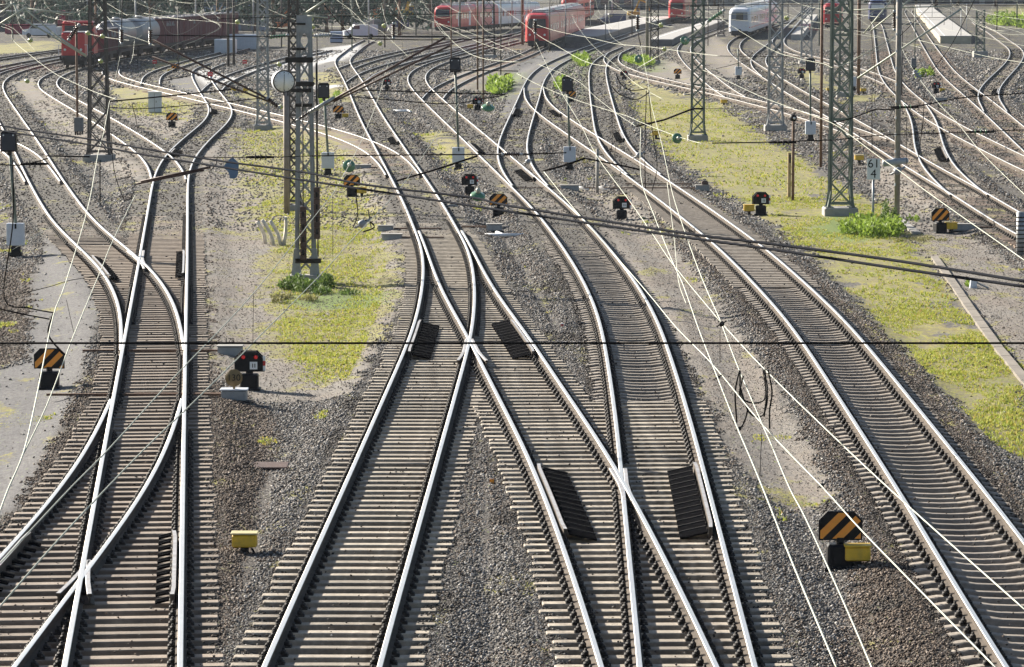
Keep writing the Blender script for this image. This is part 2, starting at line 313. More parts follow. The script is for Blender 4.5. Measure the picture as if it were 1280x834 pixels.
def sleeper_mesh(length, style):
    length = round(length, 1); key = (length, style)
    if key in SLC: return SLC[key]
    mb = MB(); w = .235; h = .22
    if style == 'conc':
        # monobloc: high rail seats, dipped and narrower middle, sloping ends
        st = [(-1.3, .10, -.10), (-1.22, .125, -.045), (-1.0, .135, -.012), (-.55, .13, -.0), (-.3, .10, -.035), (0, .095, -.045), (.3, .10, -.035), (.55, .13, -.0), (1.0, .135, -.012), (1.22, .125, -.045), (1.3, .10, -.10)]
        vs = []; fs = []
        for x, hw, z in st: vs += [(x, -hw - .025, -h), (x, -hw + .02, z - .015), (x, -hw + .04, z), (x, hw - .04, z), (x, hw - .02, z - .015), (x, hw + .02, -h)]
        n = 6
        for i in range(len(st) - 1):
            for j in range(n - 1): fs.append((i * n + j, i * n + n + j, i * n + n + j + 1, i * n + j + 1))
        fs += [tuple(range(n)), tuple(range((len(st) - 1) * n, len(st) * n))[::-1]]
        mb.add(vs, fs)
        m = 'conc'
    else:
        mb.box((0, 0, -h / 2), (length, w, h), ch=.014); m = style
    o = mb.build('sleeper', m); fixnormals(o); me = o.data; bpy.data.objects.remove(o); SLC[key] = me; return me
fm = MB()
fm.box((0, 0, .008), (.37, .17, .016))
for sx in (-1, 1):
    fm.box((sx * .118, 0, .05), (.075, .11, .075), ch=.018); fm.box((sx * .15, 0, .03), (.06, .14, .035), ch=.01); fm.tube([(sx * .118, 0, .05), (sx * .118, 0, .115)], .019, 6)
FAST = fm.build('rail_fastening', 'iron').data; bpy.data.objects.remove(bpy.data.objects['rail_fastening'])
SLEEP_Z = -.176
OCC = []   # sleeper footprints, for the loose stones
def sleepers(key, root, y0, y1, style, partners=(), indiv=100, skip=(), pitch=.6, fast=True, plain=False):
    t = TR[key]; y = y0 + random.random() * .1; cnt = 0; rest = MB(); restf = MB(); o3 = root.location
    while y < y1:
        k = kt(key, y); s = math.sqrt(1 + k * k); X = xt(key, y); ang = -math.atan(k)
        y_here = y; y += pitch / s
        if any(TR[q]['Y'][0] <= y_here <= TR[q]['Y'][-1] and abs(lat(key, y_here, q)) < dmax for q, dmax in skip): continue
        lo, hi = -1.3, 1.3; offs = [-G2, G2]
        for q, dmax in partners:
            if not (TR[q]['Y'][0] <= y_here <= TR[q]['Y'][-1]): continue
            d = lat(key, y_here, q)
            if abs(d) < dmax:
                lo = min(lo, d - 1.3); hi = max(hi, d + 1.3)
                offs += [o for o in (d - G2, d + G2)]
        L = hi - lo; mid = (hi + lo) / 2; st = style if L < 2.65 else 'wood' if style == 'conc' else style
        jx = random.uniform(-.045, .045); ja = random.uniform(-.012, .012)
        pos = Vector((X + (mid + jx) / s, y_here - mid * k / s, SLEEP_Z))
        if cnt < indiv:
            ob = bpy.data.objects.new('sleeper', sleeper_mesh(L, st)); COL.objects.link(ob); ob.parent = root; ob.location = pos - o3 + Vector((0, 0, random.uniform(-.012, .004))); ob.rotation_euler = (random.uniform(-.02, .02), 0, ang + ja)
            if fast:
                used = []
                for o in sorted(offs):
                    if any(abs(o - u) < .2 for u in used): continue
                    used.append(o)
                    fo = bpy.data.objects.new('rail_fastening', FAST); COL.objects.link(fo); fo.parent = ob; fo.location = (o - mid - jx, 0, 0)
            cnt += 1
        else:
            rest.box(pos + Vector((0, 0, -.06)), (L, .26, .12), rz=ang)
            for o in (offs if fast else []):
                for e in (-.13, .13): restf.box((X + (o + e) / s, y_here - (o + e) * k / s, SLEEP_Z + .035), (.11, .15, .08), rz=ang)
    if rest.v: tag(rest.build('sleepers', style, root, o3), kind='stuff')
    if restf.v: tag(restf.build('rail_fastenings', 'iron', root, o3), kind='stuff')
def check_rail(key, root, off, y0, y1, pw=.46, pl=.50):
    "guard rail inside a running rail with chair plates beside it, rib shadow in their black"
    o3 = root.location; sg = -1 if off > 0 else 1          # towards the track middle
    ya, yb = at(640, y0).y, at(640, y1).y
    pts = rail_pts(key, off, ya, yb, .6, .018)
    n = len(pts)
    for i in (0, 1, n - 2, n - 1):
        f = {0: .02, 1: .0, n - 2: .0, n - 1: .02}[i]; pts[i] = (pts[i][0] + sg * f, pts[i][1], pts[i][2])
    P2 = [(-.05, -.19), (.03, -.19), (.03, 0), (-.03, 0), (-.03, -.15), (-.05, -.16)]
    mb = rail_mesh(pts, P2, 0, {2}); mb.build('check_rail', ['wing', 'rail_side'], root, o3)
    if pw:
        y = ya + .1
        while y < yb - .3:
            k = kt(key, y); s = math.sqrt(1 + k * k); a = -math.atan(k)
            mb = MB(); c = off + sg * (.07 + pw / 2); X = xt(key, y)
            Mx = Matrix.Translation((X + c / s, y - c * k / s, -.10)) @ Matrix.Rotation(a, 4, 'Z') @ Matrix.Rotation(R(13) * sg, 4, 'Y')
            mb.box(None, (pw, pl, .03), 0, M=Mx)
            Mx2 = Matrix.Translation((X + c / s, y - c * k / s + pl / 2 + .02, -.085)) @ Matrix.Rotation(a, 4, 'Z') @ Matrix.Rotation(R(13) * sg, 4, 'Y')
            mb.box(None, (pw, .02, .04), 1, M=Mx2)
            y += .6
            mb.build('chair_plate', ['chair_black', 'iron'], root, o3)
def make_track(key, label, zi=0, group='railway tracks'):
    y0 = max(TR[key]['Y'][0], 40)
    p = Vector((xt(key, y0), y0, -.2)); root = thing('railway_track', label, 'railway track', p, 0, group)
    for off in (-G2, G2):
        rail_mesh(rail_pts(key, off), zo=-.0025 * zi).build('rail', ['rail_top', 'rail_side'], root, p)
    return root
gp = at
Yp = lambda y: at(640, y).y
TRK = {}
for key, zi, lab in (
 ('V', 0, 'straight track on the left with pale sleepers in rusty brown ballast'),
 ('D', 1, 'track branching from the straight left track towards the bottom left corner'),
 ('C', 2, 'track curving in from the left edge to join the straight left track'),
 ('F', 1, 'curved track leading from the straight left track to the freight train'),
 ('G', 2, 'long diagonal track behind the clock crossing over to the left'),
 ('M', 0, 'track with pale sleepers just right of the clock mast'),
 ('N', 1, 'track branching right from the pale sleepered centre track through the crossings'),
 ('P', 2, 'curving track in the middle with the right hand black check rail panel'),
 ('S', 3, 'narrow looking track swinging past the bright green weeds to the platform'),
 ('Q', 0, 'rightmost foreground track sweeping to the bottom right corner'),
 ('W', 1, 'nearly straight track left of the large yellow grass field, meeting the rightmost foreground track'),
 ('X', 2, 'diagonal crossover track behind the large yellow grass field'),
 ('Y', 3, 'track winding from the middle platform past the green lattice mast'),
 ('Z', 0, 'track from the white express train to the right edge beside the grey round post'),
 ('B', 1, 'track joining the white express track from beyond its right side'),
 ('A', 2, 'track crossing over in front of the red locomotive under the masts'),
 ('K', 0, 'track running straight back to the dark blue locomotive'),
 ('J', 1, 'short curved connecting track beside the tall pole on the right'),
 ('E', 0, 'track with brown sleepers passing left of the long right platform'),
 ('O', 2, 'S shaped track by the right edge coming from behind the long platform'),
 ('TT', 3, 'track on which the red regional train stands, joining the middle track'),
 ('HH', 3, 'track leaving the long diagonal track towards the dark red open wagons'),
 ('I', 1, 'track curving right over pale boards past the red signs'),
 ('K1', 1, 'first track branching right in front of the striped boards behind the clock'),
 ('K2', 2, 'track branching right beside the white walkway at far centre'),
 ('L1', 0, 'far track beside the red and white railcar'),
 ('E2', 3, 'short branch leaving the left curve behind the black signal head'),
 ('LL1', 0, 'far left track curving behind the red diesel locomotive, nearer one'),
 ('LL2', 0, 'farthest left track beside the yellow grass strip')):
    TRK[key] = make_track(key, lab, zi)
near = 45.5
sleepers('V', TRK['V'], near, 136, 'vwood', (('D', 2.75), ('C', 2.4), ('F', 2.3)))
sleepers('D', TRK['D'], near, TR['D']['Y'][-1], 'vwood', skip=(('V', 2.75),))
sleepers('C', TRK['C'], TR['C']['Y'][0], 136, 'vwood', skip=(('V', 2.4),), indiv=60)
sleepers('M', TRK['M'], near, 132, 'wood', (('N', 2.2),))
sleepers('N', TRK['N'], near, TR['N']['Y'][-1], 'wood', skip=(('M', 2.2),), partners=(('P', 2.5),))
sleepers('P', TRK['P'], near, 150, 'conc', skip=(('N', 2.5),))
sleepers('Q', TRK['Q'], near, 155, 'conc')
sleepers('Z', TRK['Z'], TR['Z']['Y'][0], 190, 'brownwood', indiv=70)
for k, y0, y1, st in (('G', 165, 330, 'brownwood'), ('X', 195, 330, 'brownwood'), ('Y', 260, 420, 'wood'), ('K', 160, 420, 'brownwood'), ('J', 145, 250, 'wood'), ('E', 150, 420, 'brownwood'), ('O', 220, 380, 'wood'), ('TT', 260, 420, 'brownwood')):
    sleepers(k, TRK[k], max(y0, TR[k]['Y'][0] + 1), min(y1, TR[k]['Y'][-1] - 1), st, indiv=0, fast=False)
I_ = G2 - .115
for a in (('M', -I_, 440, 399), ('N', I_, 440, 398), ('N', -I_, 662, 578), ('P', I_, 660, 576), ('V', I_, 745, 658, .20, .14), ('D', -I_, 738, 665, .2, .12), ('V', I_, 342, 312, .17, .5), ('C', -I_, 345, 318, .2, .4)):
    check_rail(a[0], TRK[a[0]], *a[1:])
for a in (('M', I_, 177, 170), ('P', -I_, 189, 177), ('P', I_, 222, 210), ('S', -I_, 143, 135), ('Q', I_, 142, 136), ('W', I_, 173, 164), ('J', I_, 198, 184), ('V', -I_, 140, 135), ('E', I_, 118, 111), ('O', I_, 116, 110), ('C', -I_, 174, 166), ('V', -.62, 192, 186)):
    check_rail(a[0], TRK[a[0]], *a[1:], .34, .5)
# wing rails at the frogs
for key, off, y0, y1 in (('V', -G2 + .09, 741, 690), ('D', G2 - .09, 741, 690), ('M', G2 - .08, 450, 418), ('N', -G2 + .08, 450, 418), ('N', G2 - .08, 625, 578), ('P', -G2 + .08, 625, 578), ('V', -G2 + .09, 328, 312), ('C', G2 - .09, 336, 312)):
    pts = rail_pts(key, off, Yp(y0), Yp(y1), 1.0, -.004); sg = -1 if off > 0 else 1
    for i in (0, 1): pts[i] = (pts[i][0] + sg * (.08, .03)[i], *pts[i][1:])
    rail_mesh(pts).build('wing_rail', ['wing', 'rail_side'], TRK[key], TRK[key].location)
# ---------------------------------------------------------------- ground sheet
def poly(pts): return [(p.x, p.y) for p in (at(x, y, -.3) for x, y in pts)]
GRASS = [[(292, 165), (345, 160), (420, 165), (440, 205), (462, 250), (490, 330), (500, 380), (440, 470), (395, 482), (345, 430), (332, 390), (322, 300), (302, 220)],
 [(785, 100), (900, 130), (955, 168), (1035, 215), (1105, 260), (1150, 310), (1215, 390), (1280, 470), (1300, 580), (1225, 545), (1190, 500), (1090, 400), (1000, 300), (890, 232), (830, 190), (795, 145)],
 [(520, 165), (560, 170), (590, 190), (580, 215), (545, 195)], [(140, 110), (200, 115), (245, 125), (238, 150), (150, 140)],
 [(-40, 58), (70, 50), (70, 64), (-40, 70)], [(180, 80), (240, 70), (240, 76), (185, 91)], [(985, 78), (1040, 95), (1045, 115), (1010, 108)],
 [(1050, 118), (1095, 118), (1095, 126), (1055, 128)], [(300, 112), (340, 112), (335, 130), (300, 124)], [(380, 90), (410, 90), (440, 130), (400, 120)], [(1250, 10), (1290, 5), (1290, 35), (1240, 30)], [(1050, 540), (1080, 560), (1060, 575)]]
BRIGHT = [[(605, 118), (640, 90), (648, 98), (622, 125), (600, 130)], [(742, 63), (720, 78), (702, 105), (698, 124), (714, 130), (718, 105), (728, 85), (746, 71)], [(783, 66), (815, 66), (822, 90), (800, 88), (787, 80)],
 [(348, 372), (420, 360), (480, 366), (475, 382), (400, 388)], [(1010, 290), (1040, 262), (1110, 268), (1125, 292), (1070, 302)]]
DIRT = [[(250, 195), (300, 165), (440, 165), (500, 300), (505, 370), (440, 495), (335, 500), (268, 480), (262, 400), (254, 260)],
 [(745, 245), (790, 245), (850, 320), (905, 385), (960, 470), (1030, 590), (1045, 625), (975, 640), (918, 580), (868, 470), (815, 380), (755, 290)],
 [(1080, 200), (1120, 205), (1180, 270), (1300, 360), (1300, 480), (1200, 370), (1150, 310), (1100, 260)],
 [(10, 105), (50, 95), (45, 108), (80, 140), (150, 190), (182, 215), (180, 236), (110, 200), (60, 160), (22, 118)],
 [(150, 110), (250, 120), (240, 150), (215, 180), (150, 150)], [(555, 95), (660, 75), (640, 110), (570, 115)], [(820, 70), (850, 80), (880, 110), (800, 95)], [(890, 45), (915, 60), (935, 95), (900, 100), (870, 75)],
 [(385, 150), (430, 160), (470, 195), (440, 205), (390, 190)], [(690, 225), (745, 235), (760, 250), (720, 245)]]
PATH = [[(42, 345), (60, 300), (105, 335), (125, 390), (112, 450), (85, 520), (22, 640), (-30, 680), (-20, 465), (32, 450)], [(640, 78), (700, 60), (735, 62), (690, 100), (640, 150), (625, 150)], [(200, 100), (262, 97), (262, 126), (225, 113)], [(330, 96), (440, 62), (446, 76), (345, 112)]]
BROWN = [[(-40, 740), (60, 560), (130, 440), (130, 330), (180, 240), (258, 250), (262, 480), (330, 505), (350, 530), (290, 800), (240, 860), (-40, 860)], [(-20, 345), (40, 325), (48, 380), (30, 445), (-20, 460)], [(1070, 690), (1160, 700), (1300, 780), (1300, 860), (1040, 860)], [(250, 195), (272, 195), (285, 480), (255, 480)]]
PALE = [[(362, 78), (405, 60), (450, 55), (450, 66), (425, 78)], [(237, 92), (262, 88), (300, 100), (262, 112)], [(300, 92), (420, 66), (440, 70), (330, 98)], [(330, 100), (345, 100), (440, 110), (400, 112)]]
def inpoly(px, py, pts):
    c = np.zeros(px.shape, bool); n = len(pts); j = n - 1
    for i in range(n):
        xi, yi = pts[i]; xj, yj = pts[j]
        c ^= ((yi > py) != (yj > py)) & (px < (xj - xi) * (py - yi) / (yj - yi + 1e-12) + xi); j = i
    return c
def edgedist(px, py, pts):
    d = np.full(px.shape, 1e9); n = len(pts)
    for i in range(n):
        ax, ay = pts[i]; bx, by = pts[(i + 1) % n]; dx, dy = bx - ax, by - ay
        t = np.clip(((px - ax) * dx + (py - ay) * dy) / (dx * dx + dy * dy + 1e-9), 0, 1)
        d = np.minimum(d, np.hypot(px - ax - t * dx, (py - ay - t * dy)))
    return d
def mask(px, py, polys, soft=.6):
    r = np.zeros(px.shape)
    for q in polys:
        pts = poly(q); xs = [a for a, b in pts]; ys = [b for a, b in pts]
        sel = (px > min(xs) - 3) & (px < max(xs) + 3) & (py > min(ys) - 6) & (py < max(ys) + 6)
        if not sel.any(): continue
        x, y = px[sel], py[sel]; d = edgedist(x, y, pts); d = np.where(inpoly(x, y, pts), d, -d)
        sf = soft * np.clip(y / 90, 1, 4)
        r[sel] = np.maximum(r[sel], np.clip(.5 + d / (2 * sf), 0, 1))
    return r
def track_dist(px, py, keys=None):
    d = np.full(px.shape, 99.0)
    for k, t in TR.items():
        if keys and k not in keys: continue
        ok = (py >= t['Y'][0] - .5) & (py <= t['Y'][-1] + .5)
        x = np.interp(py, t['Y'], t['X']); kk = np.interp(py, t['Y'], t['K'])
        dd = np.where(ok, np.abs(px - x) / np.sqrt(1 + kk * kk), 99); d = np.minimum(d, dd)
    return d
def sstep(a, b, x): t = np.clip((x - a) / (b - a), 0, 1); return t * t * (3 - 2 * t)
def vnoise(px, py, sc, seed):
    r = np.random.default_rng(seed).random((64, 64)); x = px / sc; y = py / sc; xi = np.floor(x).astype(int); yi = np.floor(y).astype(int); fx = x - xi; fy = y - yi
    fx = fx * fx * (3 - 2 * fx); fy = fy * fy * (3 - 2 * fy); g = lambda a, b: r[a % 64, b % 64]
    return (g(xi, yi) * (1 - fx) + g(xi + 1, yi) * fx) * (1 - fy) + (g(xi, yi + 1) * (1 - fx) + g(xi + 1, yi + 1) * fx) * fy
def ground_z(px, py, dt, soft):
    fines = sstep(112, 130, py)
    dq = track_dist(px, py, ('Q',)); zin = -.285 - .04 * (dq < 1.9) + (np.where(dq < 1.9, fines * .10, fines * .108) + (vnoise(px, py * .5, .8, 21) - .5) * .02 * fines)
    zin = zin + (-.212 + .03 * (vnoise(px, py, .5, 12) - .5) - zin) * sstep(.95, 1.2, dt) * (1 - fines)
    z = zin + (-.40 - zin) * sstep(1.45, 2.5, dt)
    z = z + soft * sstep(1.7, 2.6, dt) * .06
    far = sstep(330, 420, py); z = z * (1 - far) + far * np.where(dt < 1.4, -.2, -.3)
    return z + (vnoise(px, py, 1.3, 3) - .5) * .05 * sstep(.5, 2.2, dt)
ys = np.concatenate([np.arange(18, 44, 2), np.arange(44, 125, .4), np.arange(125, 260, 1.0), np.arange(260, 620, 4.0), np.arange(620, 1700, 40), [1900, 2400, 3200]])
xh = np.concatenate([np.arange(0, 17, .33), np.arange(17, 50, .8), np.arange(50, 150, 4), [160, 180, 220, 300, 450, 800, 1500]])
xs = np.concatenate([-xh[:0:-1], xh])
GX, GY = np.meshgrid(xs, ys); px, py = GX.ravel(), GY.ravel()
dt = track_dist(px, py)
mg, mdirt, mpath, mbrown, mbright, mpale = [mask(px, py, q) for q in (GRASS, DIRT, PATH, BROWN, BRIGHT, PALE)]
gz = ground_z(px, py, dt, np.maximum(np.maximum(mg, mdirt), mpath))
vs = np.stack([px, py, gz], 1); nx, ny = len(xs), len(ys)
i = np.arange((ny - 1) * nx).reshape(ny - 1, nx)[:, :-1].ravel()
quads = np.stack([i, i + 1, i + nx + 1, i + nx], 1)
def np_mesh(name, vs, fs, mats):
    me = bpy.data.meshes.new(name); k = fs.shape[1]
    me.vertices.add(len(vs)); me.vertices.foreach_set('co', np.ascontiguousarray(vs, np.float32).ravel())
    me.loops.add(fs.size); me.loops.foreach_set('vertex_index', np.ascontiguousarray(fs, np.int32).ravel())
    me.polygons.add(len(fs)); me.polygons.foreach_set('loop_start', np.arange(0, fs.size, k, dtype=np.int32))
    try: me.polygons.foreach_set('loop_total', np.full(len(fs), k, np.int32))
    except Exception: pass
    for m in mats: me.materials.append(m)
    me.update(calc_edges=True); return me
me = np_mesh('ground', vs, quads, [])
fines = sstep(106, 128, py) * sstep(1.75, 1.35, dt) * sstep(1.2, 1.6, track_dist(px, py, ('E', 'K', 'O', 'Z', 'J')))
qbrown = sstep(1.9, 1.2, track_dist(px, py, ('Q', 'E', 'Z', 'K'))) * np.ones_like(py) * .9
for nm, ch in (('zone_a', (mg, mdirt, np.maximum(mbrown, qbrown))), ('zone_b', (mpath, fines, mbright)), ('zone_c', (mpale, sstep(2.3, 1.4, dt), sstep(110, 300, py)))):
    a = me.color_attributes.new(nm, 'FLOAT_COLOR', 'POINT')
    a.data.foreach_set('color', np.stack([*ch, np.ones(len(px))], 1).astype(np.float32).ravel())
gm = bpy.data.materials.new('ground_mix'); gm.use_nodes = True; n = gm.node_tree; Lk = n.links; B = n.nodes['Principled BSDF']; B.inputs['Roughness'].default_value = .9; B.inputs['Specular IOR Level'].default_value = .25
tc = n.nodes.new('ShaderNodeTexCoord')
def noise(scale, det=6, rough=.6, vec=None):
    q = n.nodes.new('ShaderNodeTexNoise'); q.inputs['Scale'].default_value = scale; q.inputs['Detail'].default_value = det; q.inputs['Roughness'].default_value = rough; Lk.new(vec or tc.outputs['Object'], q.inputs['Vector']); return q.outputs['Fac']
def ramp(inp, stops):
    q = n.nodes.new('ShaderNodeValToRGB'); e = q.color_ramp.elements
    while len(e) < len(stops): e.new(.5)
    for s_, (p, c) in zip(e, stops): s_.position = p; s_.color = (*c, 1)
    Lk.new(inp, q.inputs[0]); return q.outputs[0]
def mixc(f, a, b):
    q = n.nodes.new('ShaderNodeMix'); q.data_type = 'RGBA'
    for s_, v in ((0, f), (6, a), (7, b)):
        if isinstance(v, tuple): q.inputs[s_].default_value = (*v, 1)
        elif isinstance(v, float): q.inputs[s_].default_value = v
        else: Lk.new(v, q.inputs[s_])
    return q.outputs[2]
def math_(op, a, b=None, c=None):
    q = n.nodes.new('ShaderNodeMath'); q.operation = op
    for s_, v in enumerate((a, b, c)):
        if v is None: continue
        if isinstance(v, (int, float)): q.inputs[s_].default_value = v
        else: Lk.new(v, q.inputs[s_])
    return q.outputs[0]
def attr(nm):
    q = n.nodes.new('ShaderNodeVertexColor'); q.layer_name = nm; sp = n.nodes.new('ShaderNodeSeparateColor'); Lk.new(q.outputs[0], sp.inputs[0]); return sp.outputs
def soften(m, nz, k=1.3, w=.12):
    "mask broken up by noise into an uneven edge"
    q = n.nodes.new('ShaderNodeMapRange'); q.interpolation_type = 'SMOOTHSTEP'; q.inputs[1].default_value = .5 - w; q.inputs[2].default_value = .5 + w
    Lk.new(math_('ADD', m, math_('MULTIPLY', math_('SUBTRACT', nz, .5), k)), q.inputs[0]); return q.outputs[0]
A_, B_, C_ = attr('zone_a'), attr('zone_b'), attr('zone_c')
mp = n.nodes.new('ShaderNodeMapping'); mp.inputs['Scale'].default_value = (1, .4, 1); Lk.new(tc.outputs['Object'], mp.inputs[0]); sq = mp.outputs[0]
nbig = noise(.45, 6, .65, sq); nmid = noise(2.0, 7, .7, sq); nfine = noise(11, 6, .72, sq); ngrain = noise(45, 4, .7)
vo = n.nodes.new('ShaderNodeTexVoronoi'); vo.inputs['Scale'].default_value = 21; Lk.new(tc.outputs['Object'], vo.inputs['Vector'])
vsep = n.nodes.new('ShaderNodeSeparateColor'); Lk.new(vo.outputs['Color'], vsep.inputs[0])
grey = ramp(vsep.outputs[0], [(0, (.06, .057, .054)), (.5, (.14, .133, .126)), (.85, (.225, .213, .2)), (1, (.37, .35, .33))])
brn = ramp(vsep.outputs[0], [(0, (.048, .038, .031)), (.5, (.10, .082, .068)), (.85, (.16, .134, .112)), (1, (.27, .235, .205))])
bal = mixc(soften(A_[2], nmid, .9, .3), grey, brn)
bal = mixc(math_('MULTIPLY', soften(nbig, nmid, .8, .25), .35), bal, (.135, .11, .088))
# far yard: trodden brown grey
nfar = noise(5, 8, .8, sq)
farc = ramp(nfar, [(.41, (.018, .017, .016)), (.5, (.058, .054, .05)), (.59, (.13, .122, .114))])
bal = mixc(math_('ADD', math_('MULTIPLY', C_[2], .5), .4), bal, farc)
finec = ramp(nfine, [(.3, (.042, .039, .035)), (.5, (.075, .069, .062)), (.7, (.115, .106, .096))])
bal = mixc(math_('MULTIPLY', C_[1], .6), bal, ramp(nfine, [(.35, (.02, .017, .015)), (.6, (.055, .047, .041))]))  # bed between rails darkened: brake dust plus the shade of the gaps
col = mixc(soften(B_[1], nfine, .5, .3), bal, finec)
dirtc = ramp(nfine, [(.3, (.11, .10, .088)), (.46, (.19, .175, .157)), (.58, (.23, .214, .195)), (.75, (.29, .272, .25))])
dirtc = mixc(math_('MULTIPLY', soften(nbig, nfine, 1.0, .1), .35), dirtc, (.22, .165, .125))
col = mixc(soften(A_[1], nmid, 1.0, .14), col, dirtc)
pathc = ramp(nfine, [(.32, (.075, .073, .074)), (.5, (.135, .132, .134)), (.68, (.185, .18, .18))])
col = mixc(soften(B_[0], nmid, .8, .14), col, pathc)
gr = ramp(nmid, [(.3, (.13, .16, .035)), (.43, (.28, .28, .06)), (.53, (.37, .33, .085)), (.62, (.28, .185, .07)), (.75, (.24, .29, .05))])
gr = mixc(math_('MULTIPLY', soften(nbig, nmid, 1.2, .15), .55), gr, (.16, .20, .045))
gr = mixc(math_('MULTIPLY', ramp(noise(3.6, 6, .7, sq), [(.50, (0, 0, 0)), (.62, (1, 1, 1))]), .55), gr, (.21, .155, .075))
gr = mixc(math_('MULTIPLY', ramp(nfine, [(.36, (1, 1, 1)), (.5, (0, 0, 0))]), .75), gr, (.10, .095, .04))
gr = mixc(math_('MULTIPLY', ramp(noise(7, 8, .78, sq), [(.45, (0, 0, 0)), (.54, (1, 1, 1))]), .75), gr, (.19, .165, .115))
gedge = soften(math_('ADD', A_[0], .05), math_('ADD', math_('MULTIPLY', noise(.8, 10, .78, sq), .75), math_('MULTIPLY', noise(.22, 4, .6, sq), .25)), 7.0, .10)
col = mixc(gedge, col, gr)
col = mixc(soften(B_[2], nfine, 3.5, .12), col, ramp(nfine, [(.3, (.08, .11, .03)), (.6, (.15, .21, .045)), (.8, (.20, .27, .06))]))
col = mixc(soften(C_[0], nfine, .6, .1), col, (.46, .46, .455))
gv = n.nodes.new('ShaderNodeMapRange'); gv.inputs[1].default_value = .25; gv.inputs[2].default_value = .75; gv.inputs[3].default_value = .72; gv.inputs[4].default_value = 1.28; Lk.new(ngrain, gv.inputs[0])
hs = n.nodes.new('ShaderNodeHueSaturation'); Lk.new(col, hs.inputs['Color']); Lk.new(gv.outputs[0], hs.inputs['Value']); Lk.new(hs.outputs[0], B.inputs['Base Color'])
stony = math_('SUBTRACT', 1.0, math_('MINIMUM', math_('ADD', math_('ADD', A_[1], B_[0]), math_('ADD', A_[0], B_[1])), 1.0))
hgt = math_('ADD', math_('MULTIPLY', math_('SUBTRACT', 1.0, vo.outputs['Distance']), math_('ADD', math_('MULTIPLY', stony, 1.0), .12)), math_('MULTIPLY', nfine, .5))
bp = n.nodes.new('ShaderNodeBump'); bp.inputs['Strength'].default_value = .75; bp.inputs['Distance'].default_value = .045; Lk.new(hgt, bp.inputs['Height']); Lk.new(bp.outputs[0], B.inputs['Normal'])
me.materials.append(gm)
me.polygons.foreach_set('use_smooth', np.ones(len(quads), bool))
gob = bpy.data.objects.new('ground', me); COL.objects.link(gob); tag(gob, kind='structure')
# ---------------------------------------------------------------- loose ballast stones
def stone_mat(name, ramp_stops):
    m = bpy.data.materials.new(name); m.use_nodes = True; t = m.node_tree; b = t.nodes['Principled BSDF']; b.inputs['Roughness'].default_value = .85; b.inputs['Specular IOR Level'].default_value = .3
    g = t.nodes.new('ShaderNodeNewGeometry'); q = t.nodes.new('ShaderNodeValToRGB'); e = q.color_ramp.elements
    while len(e) < len(ramp_stops): e.new(.5)
    for s_, (p, c) in zip(e, ramp_stops): s_.position = p; s_.color = (*c, 1)
    t.links.new(g.outputs['Random Per Island'], q.inputs[0]); t.links.new(q.outputs[0], b.inputs['Base Color']); return m
SM = [stone_mat('stone_grey', [(0, (.068, .063, .058)), (.5, (.17, .16, .149)), (.85, (.27, .256, .24)), (1, (.47, .45, .425))]),
      stone_mat('stone_brown', [(0, (.06, .043, .033)), (.5, (.13, .10, .078)), (.85, (.20, .158, .125)), (1, (.33, .28, .24))]),
      stone_mat('stone_dark', [(0, (.02, .017, .015)), (.5, (.05, .043, .038)), (.85, (.09, .078, .07)), (1, (.18, .165, .15))]),  # oily stones, darkened further to carry the shade between sleepers
      stone_mat('stone_sand', [(0, (.12, .10, .085)), (.6, (.21, .185, .16)), (1, (.38, .35, .31))])]
def stones(y0, y1, dens, smin, smax, grit=False):
    hw0, hw1 = y0 * .1425 + 1.0, y1 * .1425 + 1.0
    N = int((hw0 + hw1) * (y1 - y0) * dens)
    y = rng.uniform(y0, y1, N); x = rng.uniform(-1, 1, N) * (y * .1425 + 1.0)
    d = track_dist(x, y); mgr, mdi, mpa, mbr = [mask(x, y, q, .35) for q in (GRASS, DIRT, PATH, BROWN)]
    soft = np.maximum(np.maximum(mgr, mdi), mpa); nz = vnoise(x, y, .7, 5) * .6 + vnoise(x, y, .25, 6) * .4
    p = 1 - sstep(.35, .65, soft + (nz - .5) * .9)
    if grit: p = sstep(.4, .8, np.maximum(mdi, mpa * .45)) * (d > 1.3)
    p = np.maximum(p, .004)                                             # a few stray stones everywhere
    p *= 1 - np.where(y > 180, .55, .75) * sstep(112, 122, y) * (d < 1.5)
    keep = rng.random(N) < p; x, y, d, soft, mbr = x[keep], y[keep], d[keep], soft[keep], mbr[keep]
    z = ground_z(x, y, d, soft) + rng.uniform(-.006, .022, len(x)) * (1 - .5 * (d < 1.5))
    up = (d < 1.25) & (rng.random(len(x)) < .010); z = np.where(up, -.165, z)
    s = rng.uniform(smin, smax, len(x)) * (1 - .2 * (d < 1.5))
    br = (mbr + (rng.random(len(x)) - .5) * .5 > .5)
    q = sstep(1.9, 1.2, track_dist(x, y, ('Q',))) * .8; br |= rng.random(len(x)) < q; br |= rng.random(len(x)) < .10 + .25 * (vnoise(x, y * .4, 2.3, 31) > .62)
    br = br.astype(int); br[(d < 1.3) & (rng.random(len(x)) < .72)] = 2; br[(rng.random(len(x)) < .75) & (vnoise(x, y * .4, 1.1, 33) > .80)] = 2
    if grit: br[:] = 3
    return x, y, z, s, br
parts = [stones(44, 62, 440, .016, .033), stones(62, 82, 300, .018, .037), stones(82, 106, 170, .022, .042), stones(106, 135, 95, .025, .050), stones(135, 185, 40, .035, .075), stones(185, 265, 17, .05, .10), stones(265, 430, 4.5, .08, .165),
         stones(46, 75, 150, .007, .016, True), stones(75, 130, 60, .010, .022, True), stones(130, 260, 9, .03, .07, True)]
x, y, z, s, br = [np.concatenate(c) for c in zip(*parts)]
octv = np.array([(1, 0, 0), (-1, 0, 0), (0, 1, 0), (0, -1, 0), (0, 0, 1), (0, 0, -1)], float)
